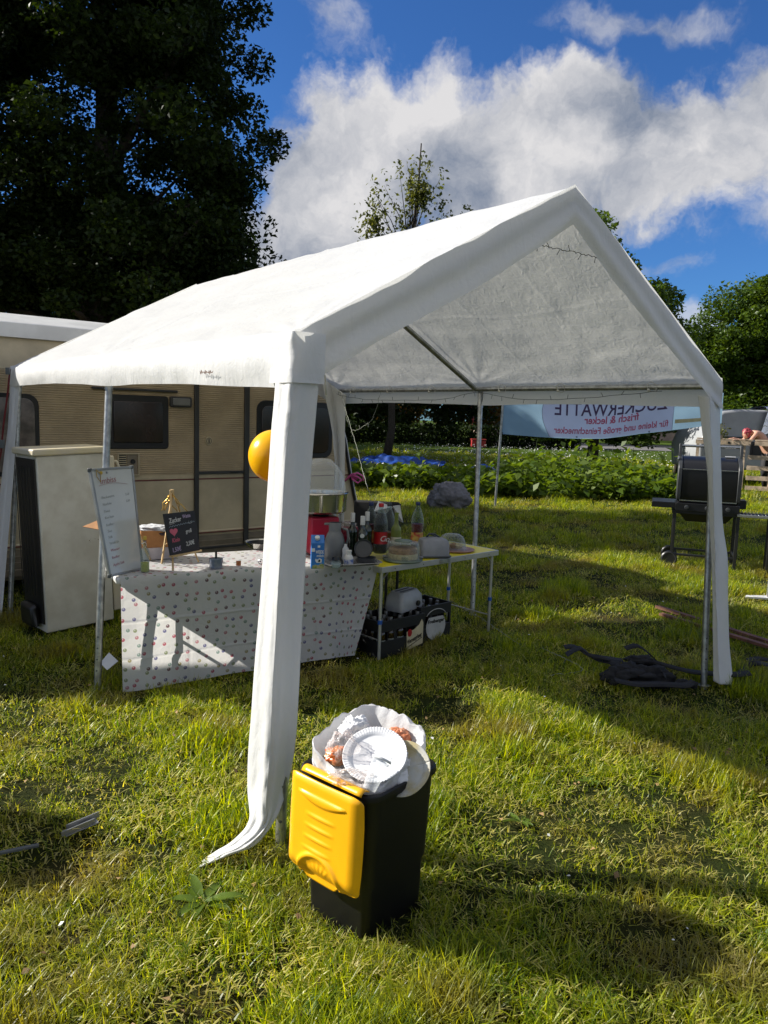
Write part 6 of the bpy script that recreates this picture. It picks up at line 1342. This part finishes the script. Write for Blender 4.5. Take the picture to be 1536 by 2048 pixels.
for hx, hy, hz in ((PX-.94, PY-.33, 1.24), (PX-.92, PY-.02, 1.26)):
    for k in range(5):
        a_ = (k-2)*.012; ln = (.06, .085, .09, .085, .07)[k]; sx = -1
        vs_ = [(hx+.01, hy+a_, hz), (hx-.035, hy+a_*1.6, hz-.002), (hx-.035-ln*.5, hy+a_*2.0, hz-.008), (hx-.035-ln, hy+a_*2.1, hz-.024)]
        skin('finger', vs_, [(0, 1), (1, 2), (2, 3)], [.013, .010, .008, .006], M_skin, 0, 1)
b = MB(); hc = Vector((PX-.62, PY-.06, 1.38)); b.grid(lambda i, j: hc+Vector((math.sin(i*math.pi)*math.cos(j*6.2832)*.085, math.sin(i*math.pi)*math.sin(j*6.2832)*.075, math.cos(i*math.pi)*.11)), 20, 24); hd = b.build('head', M_skin, pr, smooth=True)
b = MB(); b.lathe([(0, 0), (.012, .004), (.006, .02), (0, .024)], hc+Vector((-.083, 0, -.005)), 8, axis=(-1, 0, -.2)); b.build('nose', M_skin, hd, smooth=True)
for s_ in (-1, 1):
    b = MB(); b.lathe([(0, 0), (.009, .002), (0, .005)], hc+Vector((-.078, s_*.028, .012)), 8, axis=(-1, 0, 0)); b.build('eye', M_blackm, hd)
    b = MB(); b.lathe([(0, 0), (.022, .004), (.012, .012), (0, .012)], hc+Vector((0, s_*.072, 0)), 10, axis=(0, s_, 0)); b.build('ear', M_skin, hd, smooth=True)
b = MB(); b.tube([hc+Vector((-.079, -.022, -.045)), hc+Vector((-.084, 0, -.047)), hc+Vector((-.079, .022, -.045))], .004, 5); b.build('mouth', M_redlab, hd)
o = crumple('hair', hc+Vector((.02, 0, .03)), (.092, .085, .105), M_hair, None, None, 91, .35, 26); o.parent = pr; o.data.transform(Matrix.Translation(-pr.location))
b = MB(); b.tube([(PX-.07, PY-.0, 1.01), (PX+.03, PY, .95), (PX+.06, PY, .84)], [.150, .175, .16], 16); b.build('shorts', M_top, pr, smooth=True)
for s_ in (-1, 1):
    b = MB(); b.tube([(PX+.01, PY+.10*s_, .93), (PX-.02, PY+.11*s_, .48), (PX+.03, PY+.11*s_, .10)], [.12, .085, .06], 14); b.build('trouser_leg', M_top, pr, smooth=True)
gl = thing('potted_plant', (7.9, 18.2, 1.25), 'small leafy plant on the pallet counter left of the person', 'plant')
C = np.array([7.95, 18.2, 1.36])+rng.normal(size=(160, 3))*np.array([.10, .07, .09]); V, F = leaves(C, .06); o = bulk_mesh('foliage', V-np.array([7.9, 18.2, 1.25]), F, M_leafyoung, gl, np.repeat(rng.random(len(C)), 4)); o['kind'] = 'stuff'
b = MB(); b.lathe([(0, 0), (.05, 0), (.06, .08), (0, .08)], (7.95, 18.2, 1.25), 12); b.build('pot', M_pink, gl)

# ------------------------------------------------------------------ weeds among the near grass
def weed(x, y, label, n=9, L=.13, Wd=.02, rise=.5):
    root = thing('weed', (x, y, 0), label, 'plant')
    for k in range(n):
        a_ = k*2.4+random.uniform(-.3, .3); ln = L*random.uniform(.6, 1.15); r_ = rise*random.uniform(.5, 1.3)
        dv_ = Vector((math.cos(a_), math.sin(a_), 0)); sd_ = Vector((-dv_.y, dv_.x, 0)); b = MB()
        def fn(i, j): t = i; w_ = Wd*math.sin(math.pi*min(1, t*.93+.05))**.7*(1+.12*math.sin(t*18+j)); return Vector((x, y, .01))+dv_*ln*t+sd_*w_*(j*2-1)+Vector((0, 0, ln*r_*(t-.75*t*t)+.006*abs(j*2-1)))
        b.grid(fn, 8, 2); b.build('leaf', M_weed, root, smooth=True)
M_weed = mat('weed_leaf', (.10, .16, .015), .5, var=.25, trans=.35, tcol=(.2, .3, .04), spec=.35)
p_ = atz(405, 1815); weed(p_.x, p_.y, 'broad leaved plantain in the grass below the windblown leg cover', 9, .12, .016, .5)
for x, y, lab in ((1040, 1650, 'small dandelion rosette right of the bin'), (1180, 1570, 'dandelion rosette near the tent shadow edge'), (930, 1990, 'small dandelion rosette at the bottom right of the bin')):
    p_ = atz(x, y); weed(p_.x, p_.y, lab, 7, .06, .009, .4)
p_ = atz(587, 1760); df = thing('dandelion_clock', (p_.x, p_.y, 0), 'faded dandelion head standing left of the bin', 'flower')
b = MB(); b.tube([p_, p_+Vector((.005, 0, .05)), p_+Vector((0, 0, .085))], .0018, 5); b.build('stem', M_weed, df)
C = np.array([p_.x, p_.y, .09])+rng.normal(size=(90, 3))*.007; V, F = leaves(C, .008); o = bulk_mesh('seed_head', V-np.array([p_.x, p_.y, 0]), F, mat('straw_fluff', (.45, .38, .25), .9), df, np.zeros(len(V))); o['kind'] = 'stuff'

# dead leaves and scraps lying between the blades
M_dead = mat('dead_leaf', (.30, .19, .08), .8, var=.4, vscale=4)
C = []
for _ in range(340):
    r_ = 1.3+7*random.random(); a_ = random.uniform(-.6, .6); C.append((r_*math.sin(a_), r_*math.cos(a_), .018+.02*random.random()))
C = np.array(C); V, F = leaves(C, .022, 1.6, .7, .16); tag(bulk_mesh('dead_leaves', V, F, M_dead), 'small dry brown leaves scattered over the lawn', 'leaves', kind='stuff')
